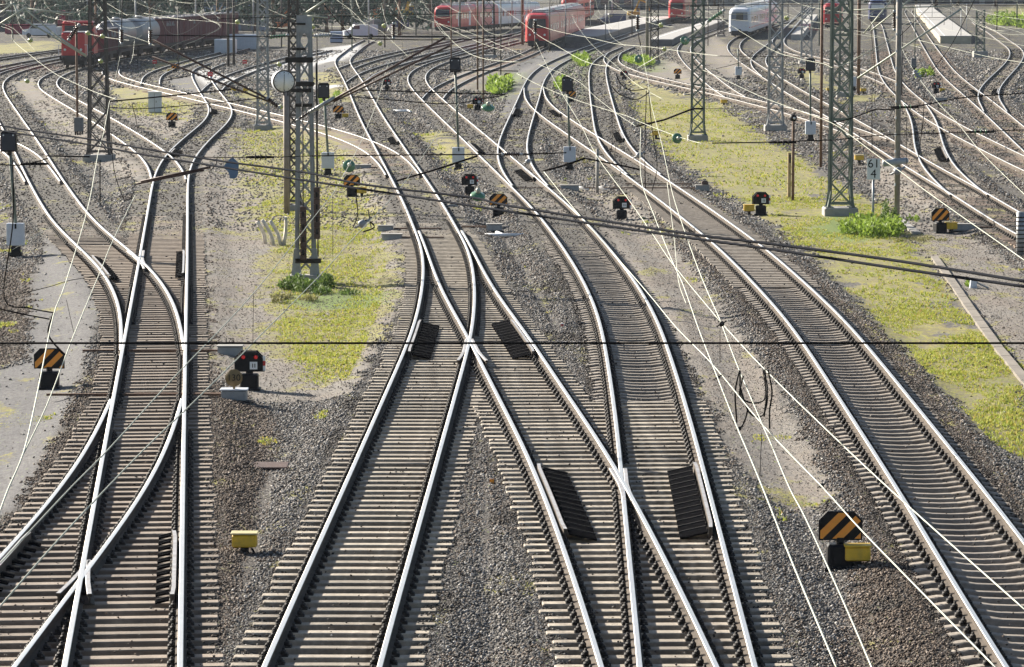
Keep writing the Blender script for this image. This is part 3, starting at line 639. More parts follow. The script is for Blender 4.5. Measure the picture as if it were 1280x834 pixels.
octf = np.array([(0, 2, 4), (2, 1, 4), (1, 3, 4), (3, 0, 4), (2, 0, 5), (1, 2, 5), (3, 1, 5), (0, 3, 5)])
for bi, nm in ((0, 'grey_ballast_stones'), (1, 'brown_ballast_stones'), (2, 'dark_ballast_stones'), (3, 'sandy_pebbles')):
    sel = br == bi; n_ = int(sel.sum())
    V = octv[None] * rng.uniform(.75, 1.25, (n_, 6, 1)) + rng.normal(0, .22, (n_, 6, 3))
    a = rng.uniform(0, 6.28, n_); ca, sa = np.cos(a), np.sin(a); b = rng.uniform(-.6, .6, n_); cb, sb = np.cos(b), np.sin(b)
    V[:, :, 2] *= .75
    X1 = V[:, :, 0] * cb[:, None] + V[:, :, 2] * sb[:, None]; Z1 = -V[:, :, 0] * sb[:, None] + V[:, :, 2] * cb[:, None]
    X2 = X1 * ca[:, None] - V[:, :, 1] * sa[:, None]; Y2 = X1 * sa[:, None] + V[:, :, 1] * ca[:, None]
    P = np.stack([X2 * s[sel, None] + x[sel, None], Y2 * s[sel, None] + y[sel, None], Z1 * s[sel, None] + z[sel, None]], 2).reshape(-1, 3)
    Fc = (octf[None] + (np.arange(n_) * 6)[:, None, None]).reshape(-1, 3)
    m2 = np_mesh(nm, P, Fc, [SM[int(bi)]]); ob = bpy.data.objects.new(nm, m2); COL.objects.link(ob)
    tag(ob, ('loose grey crushed stone ballast around the tracks', 'loose rusty brown stone ballast around the left and right tracks', 'dark oily stone ballast between the rails, gap shade in its colour', 'small sandy pebbles on the trodden paths between the tracks')[int(bi)], 'ballast', None, 'stuff')
    print(nm, n_)
# ---------------------------------------------------------------- lineside equipment
GZ = -.36
M_.update(redpaint=mat('red_paint', (.5, .02, .025), .4, 0, .06, 5), cream=mat('yellow_lid_lit', (.55, .46, .24), .5, 0, .08, 5), blackdoor=mat('signal_door', (.02, .025, .04), .5, 0, .1, 6),
 brownplate=mat('brown_plate', (.22, .15, .06), .5, 0, .1, 5), polegrey=mat('pole_grey', (.24, .225, .20), .7, .1, .15, 5, dirt=(.15, .11, .08), dscale=2), boxgrey=mat('box_grey', (.13, .14, .15), .6, 0, .1, 5),
 stakew=mat('stake_wood', (.62, .57, .50), .9, 0, .2, 9), troughc=mat('trough_conc', (.22, .195, .165), .9, 0, .15, 6, objvar=.12), postwood=mat('post_wood', (.42, .31, .16), .85, 0, .25, 7),
 polebrown=mat('pole_brown', (.25, .21, .18), .75, 0, .15, 5), clockface=mat('clock_face', (.8, .81, .8), .35, 0, .02, 3))
def text_mesh(txt, size):
    cu = bpy.data.curves.new('txt', 'FONT'); cu.body = txt; cu.size = size; cu.align_x = 'CENTER'; cu.align_y = 'CENTER'; cu.extrude = .003
    o = bpy.data.objects.new('txt', cu); COL.objects.link(o); dg = bpy.context.evaluated_depsgraph_get(); me = bpy.data.meshes.new_from_object(o.evaluated_get(dg)); bpy.data.objects.remove(o); me.materials.clear(); return me
def put_text(name, txt, size, loc, parent, m, bold=.006):
    me = text_mesh(txt, size); me.materials.append(M_[m]); o = bpy.data.objects.new(name, me); COL.objects.link(o); o.parent = parent; o.location = loc; o.rotation_euler = (R(90), 0, 0); return o
OCT = lambda w, h, c: [(-w / 2 + c, -h / 2), (w / 2 - c, -h / 2), (w / 2, -h / 2 + c), (w / 2, h / 2 - c), (w / 2 - c, h / 2), (-w / 2 + c, h / 2), (-w / 2, h / 2 - c), (-w / 2, -h / 2 + c)]
HEAD = lambda w, h, c: [(-w / 2, -h / 2), (w / 2, -h / 2), (w / 2, h / 2 - c), (w / 2 - c, h / 2), (-w / 2 + c, h / 2), (-w / 2, h / 2 - c)]
def clip(poly_, pl):
    "keep the side a*x+b*z<=c"
    a, b, c = pl; out = []
    for i in range(len(poly_)):
        p, q = poly_[i], poly_[(i + 1) % len(poly_)]; dp, dq = a * p[0] + b * p[1] - c, a * q[0] + b * q[1] - c
        if dp <= 0: out.append(p)
        if dp * dq < 0: t = dp / (dp - dq); out.append((p[0] + (q[0] - p[0]) * t, p[1] + (q[1] - p[1]) * t))
    return out
def base_box(mb, w=.42, d=.40, h=.46):
    mb.box((0, 0, h / 2), (w, d, h), ch=.035); mb.box((0, 0, .03), (w + .1, d + .1, .06), ch=.015); mb.box((0, -d / 2 - .004, h * .55), (w * .6, .012, h * .5), ch=.004)
def stop_board(label, px, py, yellow=None, sc=1.0, rz=0.0, small=False):
    p = at(px, py, GZ); t = thing('striped_signal_board', label, 'signal board', p, rz, 'orange striped signal boards'); t.scale = (sc, sc, sc)
    mb = MB(); base_box(mb, .42, .36, .40); mb.build('signal_base', 'black', t)
    mb = MB(); mb.tube([(0, 0, .38), (0, 0, .50)], .07, 8); mb.build('neck', 'black', t)
    w, h, c = .69, .46, .14
    mb = MB(); o = HEAD(w, h, c); mb.prism([(x, z + .69) for x, z in o], -.03, .03); mb.build('board', 'black', t)
    mb = MB(); inn = HEAD(w - .05, h - .05, c - .01)
    for k in (-.50, -.155, .155, .50):
        q = clip(clip(inn, (1 / 1.414, -1 / 1.414, k * .72 + .058)), (-1 / 1.414, 1 / 1.414, -(k * .72 - .058)))
        if len(q) > 2: mb.prism([(x, z + .69) for x, z in q], -.036, -.031)
    b = mb.build('orange_stripes', 'orange', t); fixnormals(b)
    if yellow is not None:
        mb = MB(); mb.box((yellow, -.12, .27), (.40, .26, .22), ch=.02); mb.box((yellow, -.12, .395), (.43, .29, .03), ch=.008); mb.build('yellow_box', 'yellow', t)
        mb = MB(); mb.box((yellow, -.12, .08), (.12, .12, .17)); mb.build('box_leg', 'iron', t)
    return t
def dwarf_signal(label, px, py, yellow=None, sc=1.0, plate=True):
    p = at(px, py, GZ); t = thing('shunting_signal', label, 'signal', p, 0, 'low red light shunting signals'); t.scale = (sc, sc, sc)
    mb = MB(); base_box(mb, .40, .36, .38); mb.build('signal_base', 'black', t)
    mb = MB(); mb.tube([(0, 0, .36), (0, 0, .48)], .08, 8); mb.build('neck', 'black', t)
    w, h, c = .62, .44, .15; mb = MB(); mb.prism([(x, z + .66) for x, z in HEAD(w, h, c)], -.08, .10)
    mb.prism([(x, z + .66) for x, z in HEAD(w + .06, h + .04, c + .01)], .02, .05); hd = mb.build('signal_head', 'black', t)
    for x, z, m, nm in ((-.13, .76, 'redl', 'red_lamp'), (.15, .76, 'redl', 'red_lamp')):
        mb = MB(); mb.lathe((x, -.08, z), [(.045, 0), (.045, .012), (.03, .022)], 10, axis=(0, -1, 0)); mb.build(nm, m, t)
        mb = MB(); mb.tube([(x - .06, -.09, z + .01), (x - .04, -.13, z + .06), (x + .04, -.13, z + .06), (x + .06, -.09, z + .01)], .012, 4); mb.build('lamp_hood', 'black', hd)
    mb = MB(); mb.box((.10, -.088, .57), (.17, .014, .17)); mb.build('number_plate', 'whitel', t)
    mb = MB(); mb.box((.08, -.097, .57), (.02, .006, .09)); mb.box((.13, -.097, .57), (.02, .006, .09)); mb.build('plate_marking', 'black', t)
    if plate:
        for dz, m in ((.11, 'whitel'), (0, 'redl'), (-.11, 'whitel')):
            mb = MB(); mb.box((.335, -.06, .62 + dz), (.06, .02, .105)); mb.build('mast_plate', m if m == 'whitel' else 'redpaint', t)
    if yellow is not None:
        mb = MB(); mb.box((yellow, 0, .27), (.40, .26, .22), ch=.02); mb.box((yellow, 0, .395), (.43, .29, .03), ch=.008); mb.build('yellow_box', 'yellow', t)
        mb = MB(); mb.box((yellow, 0, .08), (.12, .12, .17)); mb.build('box_leg', 'iron', t)
    return t
def yellow_box(label, px, py, sc=1.0):
    p = at(px, py, GZ); t = thing('yellow_junction_box', label, 'junction box', p, 0, 'yellow junction boxes'); t.scale = (sc,) * 3
    mb = MB(); mb.box((0, 0, .34), (.44, .30, .22), ch=.02); mb.build('box', 'yellow', t)
    mb = MB(); mb.box((0, 0, .475), (.48, .34, .03), ch=.008); mb.build('lid', M_['yellow'] if False else 'cream', t)  # lid paler than the box: sun on its top put into the colour
    mb = MB(); mb.box((.0, 0, .12), (.14, .14, .26)); mb.box((.1, -.1, .06), (.3, .3, .05)); mb.build('stand', 'iron', t)
    mb = MB(); mb.tube([(.14, -.1, .2), (.2, -.2, .1), (.25, -.3, 0)], .025, 6); mb.build('cable', 'black', t)
    return t
def main_signal(label, hx, hy, bx, by, head=True, hw=.52):
    p = at(bx, by, GZ); s = (by + 35) * .11; ph = (by - hy) / s; t = thing('colour_light_signal', label, 'signal', p, 0, 'tall black headed signals with grey cabinets')
    dx = (hx - bx) / s
    mb = MB(); mb.box((0, 0, .16), (.30, .28, .34), ch=.02)
    for sx in (-.17, .17): mb.box((sx, 0, .06), (.07, .3, .12))
    mb.build('pedestal', 'black', t)
    mb = MB(); mb.box((0, 0, .72), (.58, .34, .74), ch=.02); mb.build('cabinet', 'cab', t)
    mb = MB(); mb.box((.02, -.176, 1.0), (.06, .012, .17)); mb.build('cabinet_slot', 'black', t)
    mb = MB(); mb.tube([(0, .05, 1.0), (dx, .05, max(ph, 1.6))], .055, 8); mb.build('post', 'green', t)
    if head:
        mb = MB(); mb.box((dx, .0, ph), (hw, .30, .66), ch=.02); mb.box((dx, .0, ph + .35), (hw * .8, .2, .04)); hd = mb.build('signal_head', 'black', t)
        mb = MB(); mb.box((dx, -.155, ph), (hw * .86, .012, .55), ch=.004); mb.build('back_door', 'blackdoor', hd)
        for sx in (-.16, .16): mb = MB(); mb.lathe((dx + sx, -.16, ph + .22), [(.028, 0), (.028, .012)], 8, axis=(0, -1, 0)); mb.build('lug', 'whitel', hd)
        mb = MB(); mb.box((dx, .05, ph - .38), (.12, .12, .14)); mb.build('bracket', 'iron', t)
    return t
main_signal('tall black signal with grey cabinet at the left edge beside the curved track', 13, 172, 20, 320)
main_signal('tall black signal just right of the clock mast, grey cabinet by the yellow striped board', 405, 110, 410, 220)
main_signal('tall black signal standing between the two middle tracks in front of the red railcar', 569, 77, 573, 213)
main_signal('tall black signal in front of bright green weeds, cabinet behind the grey stub post', 709, 102, 712, 212)
main_signal('tall black signal behind the large yellow grass field right of the grey lattice mast', 1012, 78, 1013, 176)
main_signal('thin post with small grey cabinet below the white express train', 922, 60, 923, 99, head=False)
stop_board('orange and black striped board standing on the grey path at the far left', 62, 486)
stop_board('largest orange striped board, with yellow box, in the gravel at bottom right', 1050, 711, yellow=.26)
stop_board('orange striped board with yellow box between the clock mast and the centre track', 440, 246, yellow=.42)
stop_board('orange striped board beside the green disc in the gravel between two centre tracks', 623, 272)
stop_board('small orange striped board left of the lattice mast behind the upper left tracks', 215, 160)
stop_board('small yellowish striped board beside the tall signal right of the clock', 423, 150, yellow=.45)
stop_board('small orange striped board in the sandy ground behind the diagonal crossover track', 847, 99)
stop_board('small orange striped board at the foot of the signal by the bright green weeds', 714, 129)
stop_board('orange striped board with yellow box beside the right hand track behind the cable trough', 1175, 292, yellow=.38, rz=.3)
stop_board('small orange striped board behind the bright green weeds at top centre', 635, 105)
stop_board('tiny orange striped board among the tracks at upper left', 219, 92, yellow=-.5)
dwarf_signal('nearest low signal with two red lamps, beside the straight left track', 312, 488)
dwarf_signal('low red lamp signal in the gravel left of the middle curving track', 587, 244)
dwarf_signal('low red lamp signal on the sandy strip between middle and right foreground tracks', 777, 275)
dwarf_signal('low red lamp signal at the grass field edge with yellow box on its left', 951, 269, yellow=-.46)
dwarf_signal('small low red lamp signal beneath the dark crossing wires at top centre', 484, 113)
dwarf_signal('small low red lamp signal beside the flat green disc and bright weeds', 597, 138, yellow=-.5)
dwarf_signal('small low signal with orange light plate in front of the crossover by the small weeds', 780, 101)
dwarf_signal('small low red lamp signal left of the thin brown pole behind the field', 1002, 98)
dwarf_signal('low red lamp signal with yellow box between the upper right tracks', 1170, 117, yellow=.5)
yellow_box('nearest yellow box in the gravel left of the centre track', 306, 699, .9)
yellow_box('yellow box alone on the yellow grass right of the hanging loops', 820, 174)
yellow_box('yellow box beside the kilometre sign', 1074, 206)
yellow_box('yellow box by the diagonal track behind the large grass field', 905, 133)
yellow_box('small yellow box at the foot of the mast before the blue locomotive', 1079, 118)
yellow_box('tiny yellow box on the pale deck left of the clock, left one', 292, 117, .9)
yellow_box('tiny yellow box on the pale deck left of the clock, right one', 307, 117, .9)
yellow_box('small yellow box beside the thin pole at the mast foot', 1036, 116, .8)
# point machines and their rods
def point_machine(label, px, py, L=.95, num=None, rods=(), disc=False):
    p = at(px, py, -.33); t = thing('point_machine', label, 'point machine', p, 0, 'point machines beside the switches')
    mb = MB(); mb.box((0, 0, .16), (L, .36, .24), ch=.025); mb.build('housing', 'steel', t)
    mb = MB(); mb.box((0, 0, .29), (L + .05, .40, .03), ch=.01); mb.build('cover', 'cab' if disc else 'concrete', t)
    mb = MB(); mb.box((0, 0, .02), (L + .15, .5, .05)); mb.build('bed_plate', 'iron', t)
    if disc:
        mb = MB(); mb.lathe((0, -.10, .55), [(.19, 0), (.19, .02)], 18, axis=(0, -1, 0)); mb.bar((0, -.08, .3), (0, -.08, .5), .05); d = mb.build('number_disc', 'brownplate', t)
        put_text('number', num, .20, (0, -.125, .55), d, 'black')
    elif num: put_text('number', num, .16, (.0, -.21, .44), t, 'black')
    for x0, x1, y in rods:
        mb = MB(); mb.bar((x0, y, .17), (x1, y, .17), .06, .05); mb.build('drive_rod', 'rust', t)
    return t
point_machine('point machine with round brown plate numbered 130 beside the straight left track', 293, 503, .56, '130', ((-4.1, -.25, 0), (-2.2, -.25, .14)), True)
point_machine('pale point machine marked 128 behind the nearest red lamp signal', 288, 447, .60, '128', ((-3.6, -.3, 0),))
point_machine('point machine right of the clock mast beside the centre track switch', 482, 292, .55, None, ((.3, 2.0, 0), (.3, 2.0, .2)))
point_machine('long flat point machine in front of the one right of the clock mast', 490, 303, .7, None, ((.3, 1.8, 0),))
point_machine('point machine on the grass edge beside the right foreground track', 878, 240, .6, None, ((-3.2, -.3, 0), (-3.2, -.3, 3)))
point_machine('dark point machine beside the upper right switch by the yellow box', 1203, 290, .9, None, ((.4, 1.5, 0),))
point_machine('point machine by the green disc left of the centre track', 452, 214, .9, None, ((.4, 1.3, 0),))
point_machine('point machine in the gravel right of the centre switch', 618, 290, .55, None, ((-1.2, -.3, 0), (-1.2, -.3, .5)))
point_machine('small dark point machine beside the upper right track below the red lamp signal', 1176, 127, .9, None, ((-3, -.4, 0),))
point_machine('point machine between the middle tracks below the tall signal cabinet', 712, 240, .8, None, ((-2.5, -.4, 0), (.4, 2.6, 0)))
# white pipe pieces, block and small things on the ground
def rod_heap(label, px, py, segs):
    p = at(px, py, -.3); t = thing('rod_linkage', label, 'rod linkage', p)
    for i, (a, b) in enumerate(segs): mb = MB(); mb.tube([a, b], .06, 8); mb.build('pipe', 'white', t)
rod_heap('white pipe linkage lying between the tracks below the middle signal', 740, 236, [((-.6, 0, .05), (-.2, -1.2, .05)), ((.2, 0, .05), (.7, -1.3, .05)), ((-1.6, -.2, .05), (-1.2, -1.2, .05))])
rod_heap('white frame of rods in the gravel right of the centre switch', 610, 296, [((-.6, 1.4, .05), (-.2, 0, .05)), ((.3, 1.4, .05), (.6, 0, .05)), ((-.2, 0, .06), (1.3, 0, .06))])
rod_heap('small white rod linkage beside the centre track near the top', 505, 140, [((-.8, 1.5, .05), (.2, 1.5, .05)), ((.2, 1.5, .06), (.5, -1.5, .06)), ((-.8, .2, .05), (.5, -.2, .05))])
# posts
def post(name, label, cat, px, py, h, r, m, top=None, n=10, group=None):
    p = at(px, py, GZ); t = thing(name, label, cat, p, 0, group); mb = MB(); mb.tube([(0, 0, 0), (0, 0, h)], r, n); mb.build('post', m, t); return t
t = post('kilometre_sign', 'white kilometre sign reading 61 over 4 on a grey post in the bright weeds', 'sign', 1091, 290, 2.0, .045, 'steel')
mb = MB(); mb.box((0, -.05, 2.28), (.48, .03, .76), ch=.01); b = mb.build('sign_board', 'white', t)
put_text('lettering', '61', .44, (0, -.069, 2.47), b, 'black'); put_text('lettering', '4', .44, (0, -.069, 2.10), b, 'black')
t = post('steel_pole', 'tall grey pole on the right with pale bolts, beside the bright weeds', 'pole', 1121, 281, 10.5, .105, 'polegrey', n=12)
for z in np.arange(1.5, 10, .62): mb = MB(); mb.box((-.09, -.06, z), (.05, .05, .09)); mb.build('bolt', 'white', t)
mb = MB(); mb.lathe((-.1, -.16, 2.35), [(.09, -.5), (.12, -.45), (.12, -.1), (.16, 0), (.12, .1), (.12, .45), (.09, .5)], 12, axis=(1, .3, .1)); mb.build('tension_clamp', 'grayporc', t)
post('steel_pole', 'thin brown pole behind the grass field left of the green lattice mast', 'pole', 1026, 209, 10.2, .07, 'rust')
post('steel_pole', 'thin brown pole standing before the far upper left tracks', 'pole', 97, 168, 6.5, .07, 'rust')
t = thing('equipment_cabinet', 'dark grey box with black feet hanging at the bottom of the thin left pole', 'cabinet', at(99, 169, GZ))
mb = MB(); mb.box((0, -.12, .62), (.52, .3, .80), ch=.02); mb.build('box', 'boxgrey', t)
mb = MB()
for x in (-.2, -.07, .07, .2): mb.box((x, -.12, .11), (.08, .2, .22))
mb.build('feet', 'black', t)
t = post('lamp_post', 'brown post with round black lamp head at the edge of the grass field', 'lamp', 991, 252, 3.3, .06, 'rust')
mb = MB(); mb.lathe((0, .05, 3.42), [(.10, -.14), (.15, -.12), (.15, .02), (.05, .10)], 14, axis=(0, -1, 0)); mb.build('lamp_head', 'black', t)
mb = MB(); mb.lathe((.03, -.06, 3.42), [(.05, 0), (.05, .02)], 10, axis=(0, -1, 0)); mb.build('lens', 'whitel', t)
t = thing('wooden_post', 'short pale wooden post beside the round lamp post', 'post', at(986.5, 248, GZ)); mb = MB(); mb.box((0, 0, .95), (.13, .13, 1.9)); mb.build('timber', 'postwood', t)
mb = MB(); mb.box((.02, -.07, 1.65), (.07, .012, .35)); mb.build('dark_plate', 'iron', t)
t = post('concrete_stub', 'short grey concrete post on the gravel behind the low middle signal', 'post', 746.5, 242, 1.9, .07, 'concrete', n=4)
t = post('cable_pole', 'stout grey ringed post at the right edge', 'post', 1275, 324, 1.55, .13, 'steel', n=16)
mb = MB()
for z in np.arange(.12, 1.5, .14): mb.lathe((0, 0, z), [(.138, -.02), (.138, .02)], 16)
mb.build('rings', 'iron', t)
for i, (a, b, lb) in enumerate((((332, 306), (321, 276), 'leftmost of the four pale curved timber pieces stuck in the grass'), ((342, 308), (327, 274), 'second from left of the four pale curved timber pieces'), ((351, 308), (337, 275), 'third from left of the four pale curved timber pieces'), ((354.5, 308), (357, 270), 'rightmost and straightest of the four pale timber pieces'))):
    p = at(a[0], a[1], GZ); s = (a[1] + 35) * .11; t = thing('timber_stake', lb, 'stake', p, 0, 'pale timber stakes left of the clock mast')
    dx, dz = (b[0] - a[0]) / s, (a[1] - b[1]) / s; mb = MB(); mb.tube([(0, 0, 0), (dx * .3 + .04, .05, dz * .4), (dx * .7 + .04, .08, dz * .75), (dx, .05, dz)], .068, 6); mb.build('stake', 'stakew', t)
# clock
t = thing('platform_clock', 'round white station clock on a brown pole left of the big mast', 'clock', at(358.5, 268, GZ))
s = 303 * .11; cz = (268 - 96) / s; r = .42
mb = MB(); mb.tube([(0, 0, 0), (0, 0, cz - r)], .115, 12); mb.build('pole', 'polebrown', t)
mb = MB(); mb.lathe((-.13, .16, cz), [(r - .02, -.22), (r, -.2), (r, .2), (r - .02, .22)], 36, axis=(.28, -1, 0)); dr = mb.build('drum', 'cab', t)
mb = MB(); mb.lathe((-.13, .16, cz), [(r - .03, .2), (r - .03, .235)], 36, axis=(.28, -1, 0)); fc = mb.build('clock_face', 'clockface', t)
mb = MB(); mb.lathe((-.13, .16, cz), [(r + .005, .17), (r + .02, .19), (r + .015, .225), (r - .02, .225)], 36, axis=(.28, -1, 0)); rim = mb.build('rim', 'iron', t)
mb = MB(); ax = Vector((.28, -1, 0)).normalized(); c0 = Vector((-.13, .16, cz)) + ax * .24; u = Vector((1, .28, 0)).normalized()
for h in range(12):
    a = h * math.pi / 6; d = u * math.sin(a) + Vector((0, 0, 1)) * math.cos(a); mb.bar(c0 + d * (r - .10), c0 + d * (r - .055), .03, .01)
mb.build('hour_marks', 'black', fc)
for ln, an, wd in ((.28, .03, .045), (.33, math.pi + .05, .035)):
    mb = MB(); d = u * math.sin(an) + Vector((0, 0, 1)) * math.cos(an); mb.bar(c0 + d * -.05, c0 + d * ln, wd, .012); mb.build('hand', 'black', fc)
mb = MB(); mb.box((0, 0, cz - r - .06), (.2, .2, .14)); mb.build('collar', 'iron', t)
# signal box cabinet, upper left (white-blue)
t = thing('relay_cabinet', 'pale blue grey cabinet on the grass left of the small striped board', 'cabinet', at(194, 142, GZ))
mb = MB(); mb.box((0, 0, .75), (.85, .6, 1.3), ch=.02); mb.build('cabinet', 'cab', t); mb = MB(); mb.box((0, 0, 1.43), (.92, .7, .06)); mb.build('roof', 'white', t); mb = MB(); mb.box((0, 0, .06), (.8, .55, .12)); mb.build('plinth', 'concrete', t)
mb = MB(); mb.box((-.02, -.305, .75), (.02, .01, 1.2)); mb.box((.1, -.31, .8), (.03, .02, .14)); mb.build('door_seam', 'iron', t)
t = thing('relay_cabinet', 'small dark trackside box on a post between the upper right tracks', 'cabinet', at(1142, 88, GZ))
mb = MB(); mb.box((0, 0, .7), (.5, .4, .9), ch=.02); mb.build('cabinet', 'boxgrey', t); mb = MB(); mb.tube([(.1, 0, 1), (.1, 0, 6)], .05, 6); mb.build('post', 'green', t); mb = MB(); mb.box((0, 0, .12), (.4, .3, .25)); mb.build('plinth', 'black', t)
t = thing('relay_cabinet', 'small grey cabinet behind the green lattice mast', 'cabinet', at(1066, 114, GZ))
mb = MB(); mb.box((0, 0, .75), (.5, .4, .75), ch=.02); mb.build('cabinet', 'cab', t); mb = MB(); mb.box((0, 0, .2), (.4, .3, .36)); mb.build('plinth', 'black', t)
t = thing('trough_marker', 'small grey broken concrete marker beside the cable trough', 'marker', at(1216, 361, GZ))
mb = MB(); mb.prism([(-.1, 0), (.12, 0), (.1, .25), (-.06, .3)], -.1, .1); mb.build('block', 'cab', t); mb = MB(); mb.bar((.08, 0, .2), (.45, -.1, .03), .16, .04); mb.build('slab', 'concrete', t)
# cable trough
tp = [at(x, y, -.33) for x, y in ((1168, 322), (1188, 350), (1218, 394), (1248, 436), (1283, 478), (1300, 500))]
t = thing('cable_trough', 'long pale concrete cable trough with lids across the grass at right', 'cable trough', tp[0])
for i in range(len(tp) - 1):
    a, b = tp[i] - tp[0], tp[i + 1] - tp[0]; n_ = max(1, round((b - a).length / 1.0))
    for j in range(n_):
        p, q = a.lerp(b, (j + .02) / n_), a.lerp(b, (j + .98) / n_); mb = MB(); mb.bar(p + Vector((0, 0, random.uniform(-.006, .006))), q, .24, .10); mb.build('lid', 'troughc', t)
tp2 = [at(x, y, -.33) for x, y in ((1120, 272), (1146, 292))]
t = thing('cable_trough', 'short pale trough piece running from the tall pole', 'cable trough', tp2[0])
for j in range(6): mb = MB(); d = tp2[1] - tp2[0]; mb.bar(d * ((j + .03) / 6), d * ((j + .97) / 6), .3, .1); mb.build('lid', 'concrete', t)
# red boards
for px, py, lb in ((193.5, 90, 'left one of the small red boards on thin sticks among the left tracks'), (263, 107, 'front one of the small red boards on thin sticks on the pale deck'), (306, 90, 'right one of the small red boards on thin sticks by the far pole pair')):
    t = thing('red_stop_board', lb, 'sign', at(px, py, GZ), 0, 'small red boards on sticks'); s = (py + 35) * .11
    mb = MB(); mb.tube([(0, .03, 0), (0, .03, 1.1)], .025, 6); mb.build('stick', 'steel', t)
    mb = MB(); mb.box((0, 0, .95), (.42, .02, .36)); mb.build('board', 'redpaint', t); mb = MB(); mb.box((0, -.012, .95), (.30, .006, .03)); mb.build('stripe', 'whitel', t)

t = thing('marker_peg', 'small orange brown peg in the gravel wedge between the centre tracks', 'peg', at(615, 610, -.3)); mb = MB(); mb.box((0, 0, .08), (.10, .08, .18), ch=.012); mb.build('peg', 'rust', t); mb = MB(); mb.box((0, -.042, .12), (.07, .008, .08)); mb.build('cap', 'orange', t)
t = thing('cover_slab', 'flat dark brown slab in the brown gravel above the yellow box', 'slab', at(334, 583, -.34)); mb = MB(); mb.box((0, 0, .01), (.8, .8, .05), ch=.01); mb.build('slab', 'rustdark', t)
t = thing('marker_peg', 'small red peg in the gravel between the two curving centre tracks', 'peg', at(703, 412, -.3)); mb = MB(); mb.box((0, 0, .07), (.07, .06, .15), ch=.01); mb.build('peg', 'redpaint', t); mb = MB(); mb.box((0, 0, .155), (.075, .065, .02)); mb.build('cap', 'white', t)
t = thing('concrete_block', 'small pale concrete block beside the centre track below the low red lamp signal', 'block', at(566, 262, -.3)); mb = MB(); mb.box((0, 0, .1), (.4, .4, .22), ch=.02); mb.build('block', 'concrete', t); mb = MB(); mb.box((0, 0, .22), (.2, .2, .03)); mb.build('lid', 'iron', t)
t = thing('sleeper_end_stack', 'dark timber block standing on the gravel beside the field edge machine', 'block', at(881, 236, -.2)); mb = MB(); mb.box((0, 0, .15), (.28, .28, .34), ch=.02); mb.build('timber', 'rustdark', t); mb = MB(); mb.box((0, 0, .33), (.2, .2, .03)); mb.build('plate', 'iron', t)
# ---------------------------------------------------------------- masts
def atd(x, y, Y):
    "survey point at distance Y"
    u = (x - 640) / F; v = (y - 417) / F; d = Vector((u, math.cos(TH) - v * math.sin(TH), -math.sin(TH) - v * math.cos(TH))); return Vector((0, 0, H)) + d * (Y / d.y)
def lattice(label, px, py, wb, wt, h, m, depth=None, leg=.085, found=1.3, fh=.28, pn=None, flare=True):
    p = at(px, py, -.3); t = thing('lattice_mast', label, 'mast', p, 0, 'steel lattice catenary masts'); d = depth or wb
    if found:
        mb = MB(); mb.box((0, 0, fh / 2 - .1), (wb * found + .25, d * found + .25, fh + .2), ch=.04); mb.build('foundation', 'concrete', t)
    z0 = fh; W = lambda z: (wb + (wt - wb) * (z - z0) / (h - z0)) / 2; D = lambda z: (d + (wt * d / wb - d) * (z - z0) / (h - z0)) / 2
    for sx in (-1, 1):
        for sy in (-1, 1):
            mb = MB(); e = .06 if flare else 0
            q = [(sx * (W(z0) + e), sy * (D(z0) + e), z0), (sx * W(z0 + .6), sy * D(z0 + .6), z0 + .6), (sx * W(h), sy * D(h), h)]
            for a, b in zip(q, q[1:]):
                mb.bar(a, b, leg, .016); mb.bar(Vector(a) + Vector((sx * (leg / 2 - .008), -sy * leg / 2, 0)) * 1.0, Vector(b) + Vector((sx * (leg / 2 - .008), -sy * leg / 2, 0)), .016, leg)
            if flare: mb.bar((sx * (W(z0) + .13), sy * (D(z0) + .02), z0 - .02), (sx * (W(z0 + .7) + .0), sy * D(z0 + .7), z0 + .65), .09, .05); mb.box((sx * (W(z0) + .05), sy * (D(z0) + .02), z0 + .015), (.3, .22, .03))
            mb.build('leg', m, t)
    mb = MB(); n = pn or max(6, int((h - z0) / (wb * 1.0)))
    for i in range(n):
        za, zb = z0 + .15 + (h - z0 - .2) * i / n, z0 + .15 + (h - z0 - .2) * (i + 1) / n
        for sy in (-1, 1):
            mb.bar((-W(za), sy * D(za), za), (W(zb), sy * D(zb), zb), .014, .052); mb.bar((W(za), sy * (D(za) - .015), za), (-W(zb), sy * (D(zb) - .015), zb), .014, .052)
        for sx in (-1, 1):
            k = 1 if i % 2 else -1; mb.bar((sx * W(za), k * D(za), za), (sx * W(zb), -k * D(zb), zb), .014, .052)
        if i % 4 == 0:
            for sy in (-1, 1): mb.bar((-W(za), sy * D(za), za), (W(za), sy * D(za), za), .02, .07)
    mb.build('bracing', m, t); return t
mA = lattice('dark lattice mast rising behind the clock and the grey channel mast', 368, 262, .36, .32, 10.5, 'darkmast', pn=24, fh=.2, leg=.06)
lattice('dark lattice mast on a concrete block between the two left curved tracks', 124, 200, .95, .62, 10.5, 'darkmast')
lattice('grey lattice mast with flared foot left of the clock', 329, 162, .62, .50, 11, 'steel')
lattice('dark green lattice mast in the far grass, left of the round lamp post', 872, 175, .66, .52, 11, 'green')
lattice('nearest green lattice mast on a low concrete block beside the bright weeds', 1050, 268, .78, .66, 11, 'green', found=1.35)
lattice('grey lattice mast right of the lamp post at the far edge of the field', 969, 162, .80, .62, 11, 'steel')
lattice('lattice mast in front of the red locomotive', 1056, 120, .80, .7, 11, 'green')
post('steel_pole', 'stout pole right beside the lattice mast below the blue locomotive', 'pole', 1073, 119, 11, .13, 'rust')
lattice('grey lattice mast at the tip of the middle platform', 818, 79, .75, .7, 11, 'darkmast')
post('steel_pole', 'thick grey pole left of the middle platform mast', 'pole', 809, 70, 11, .17, 'polegrey')
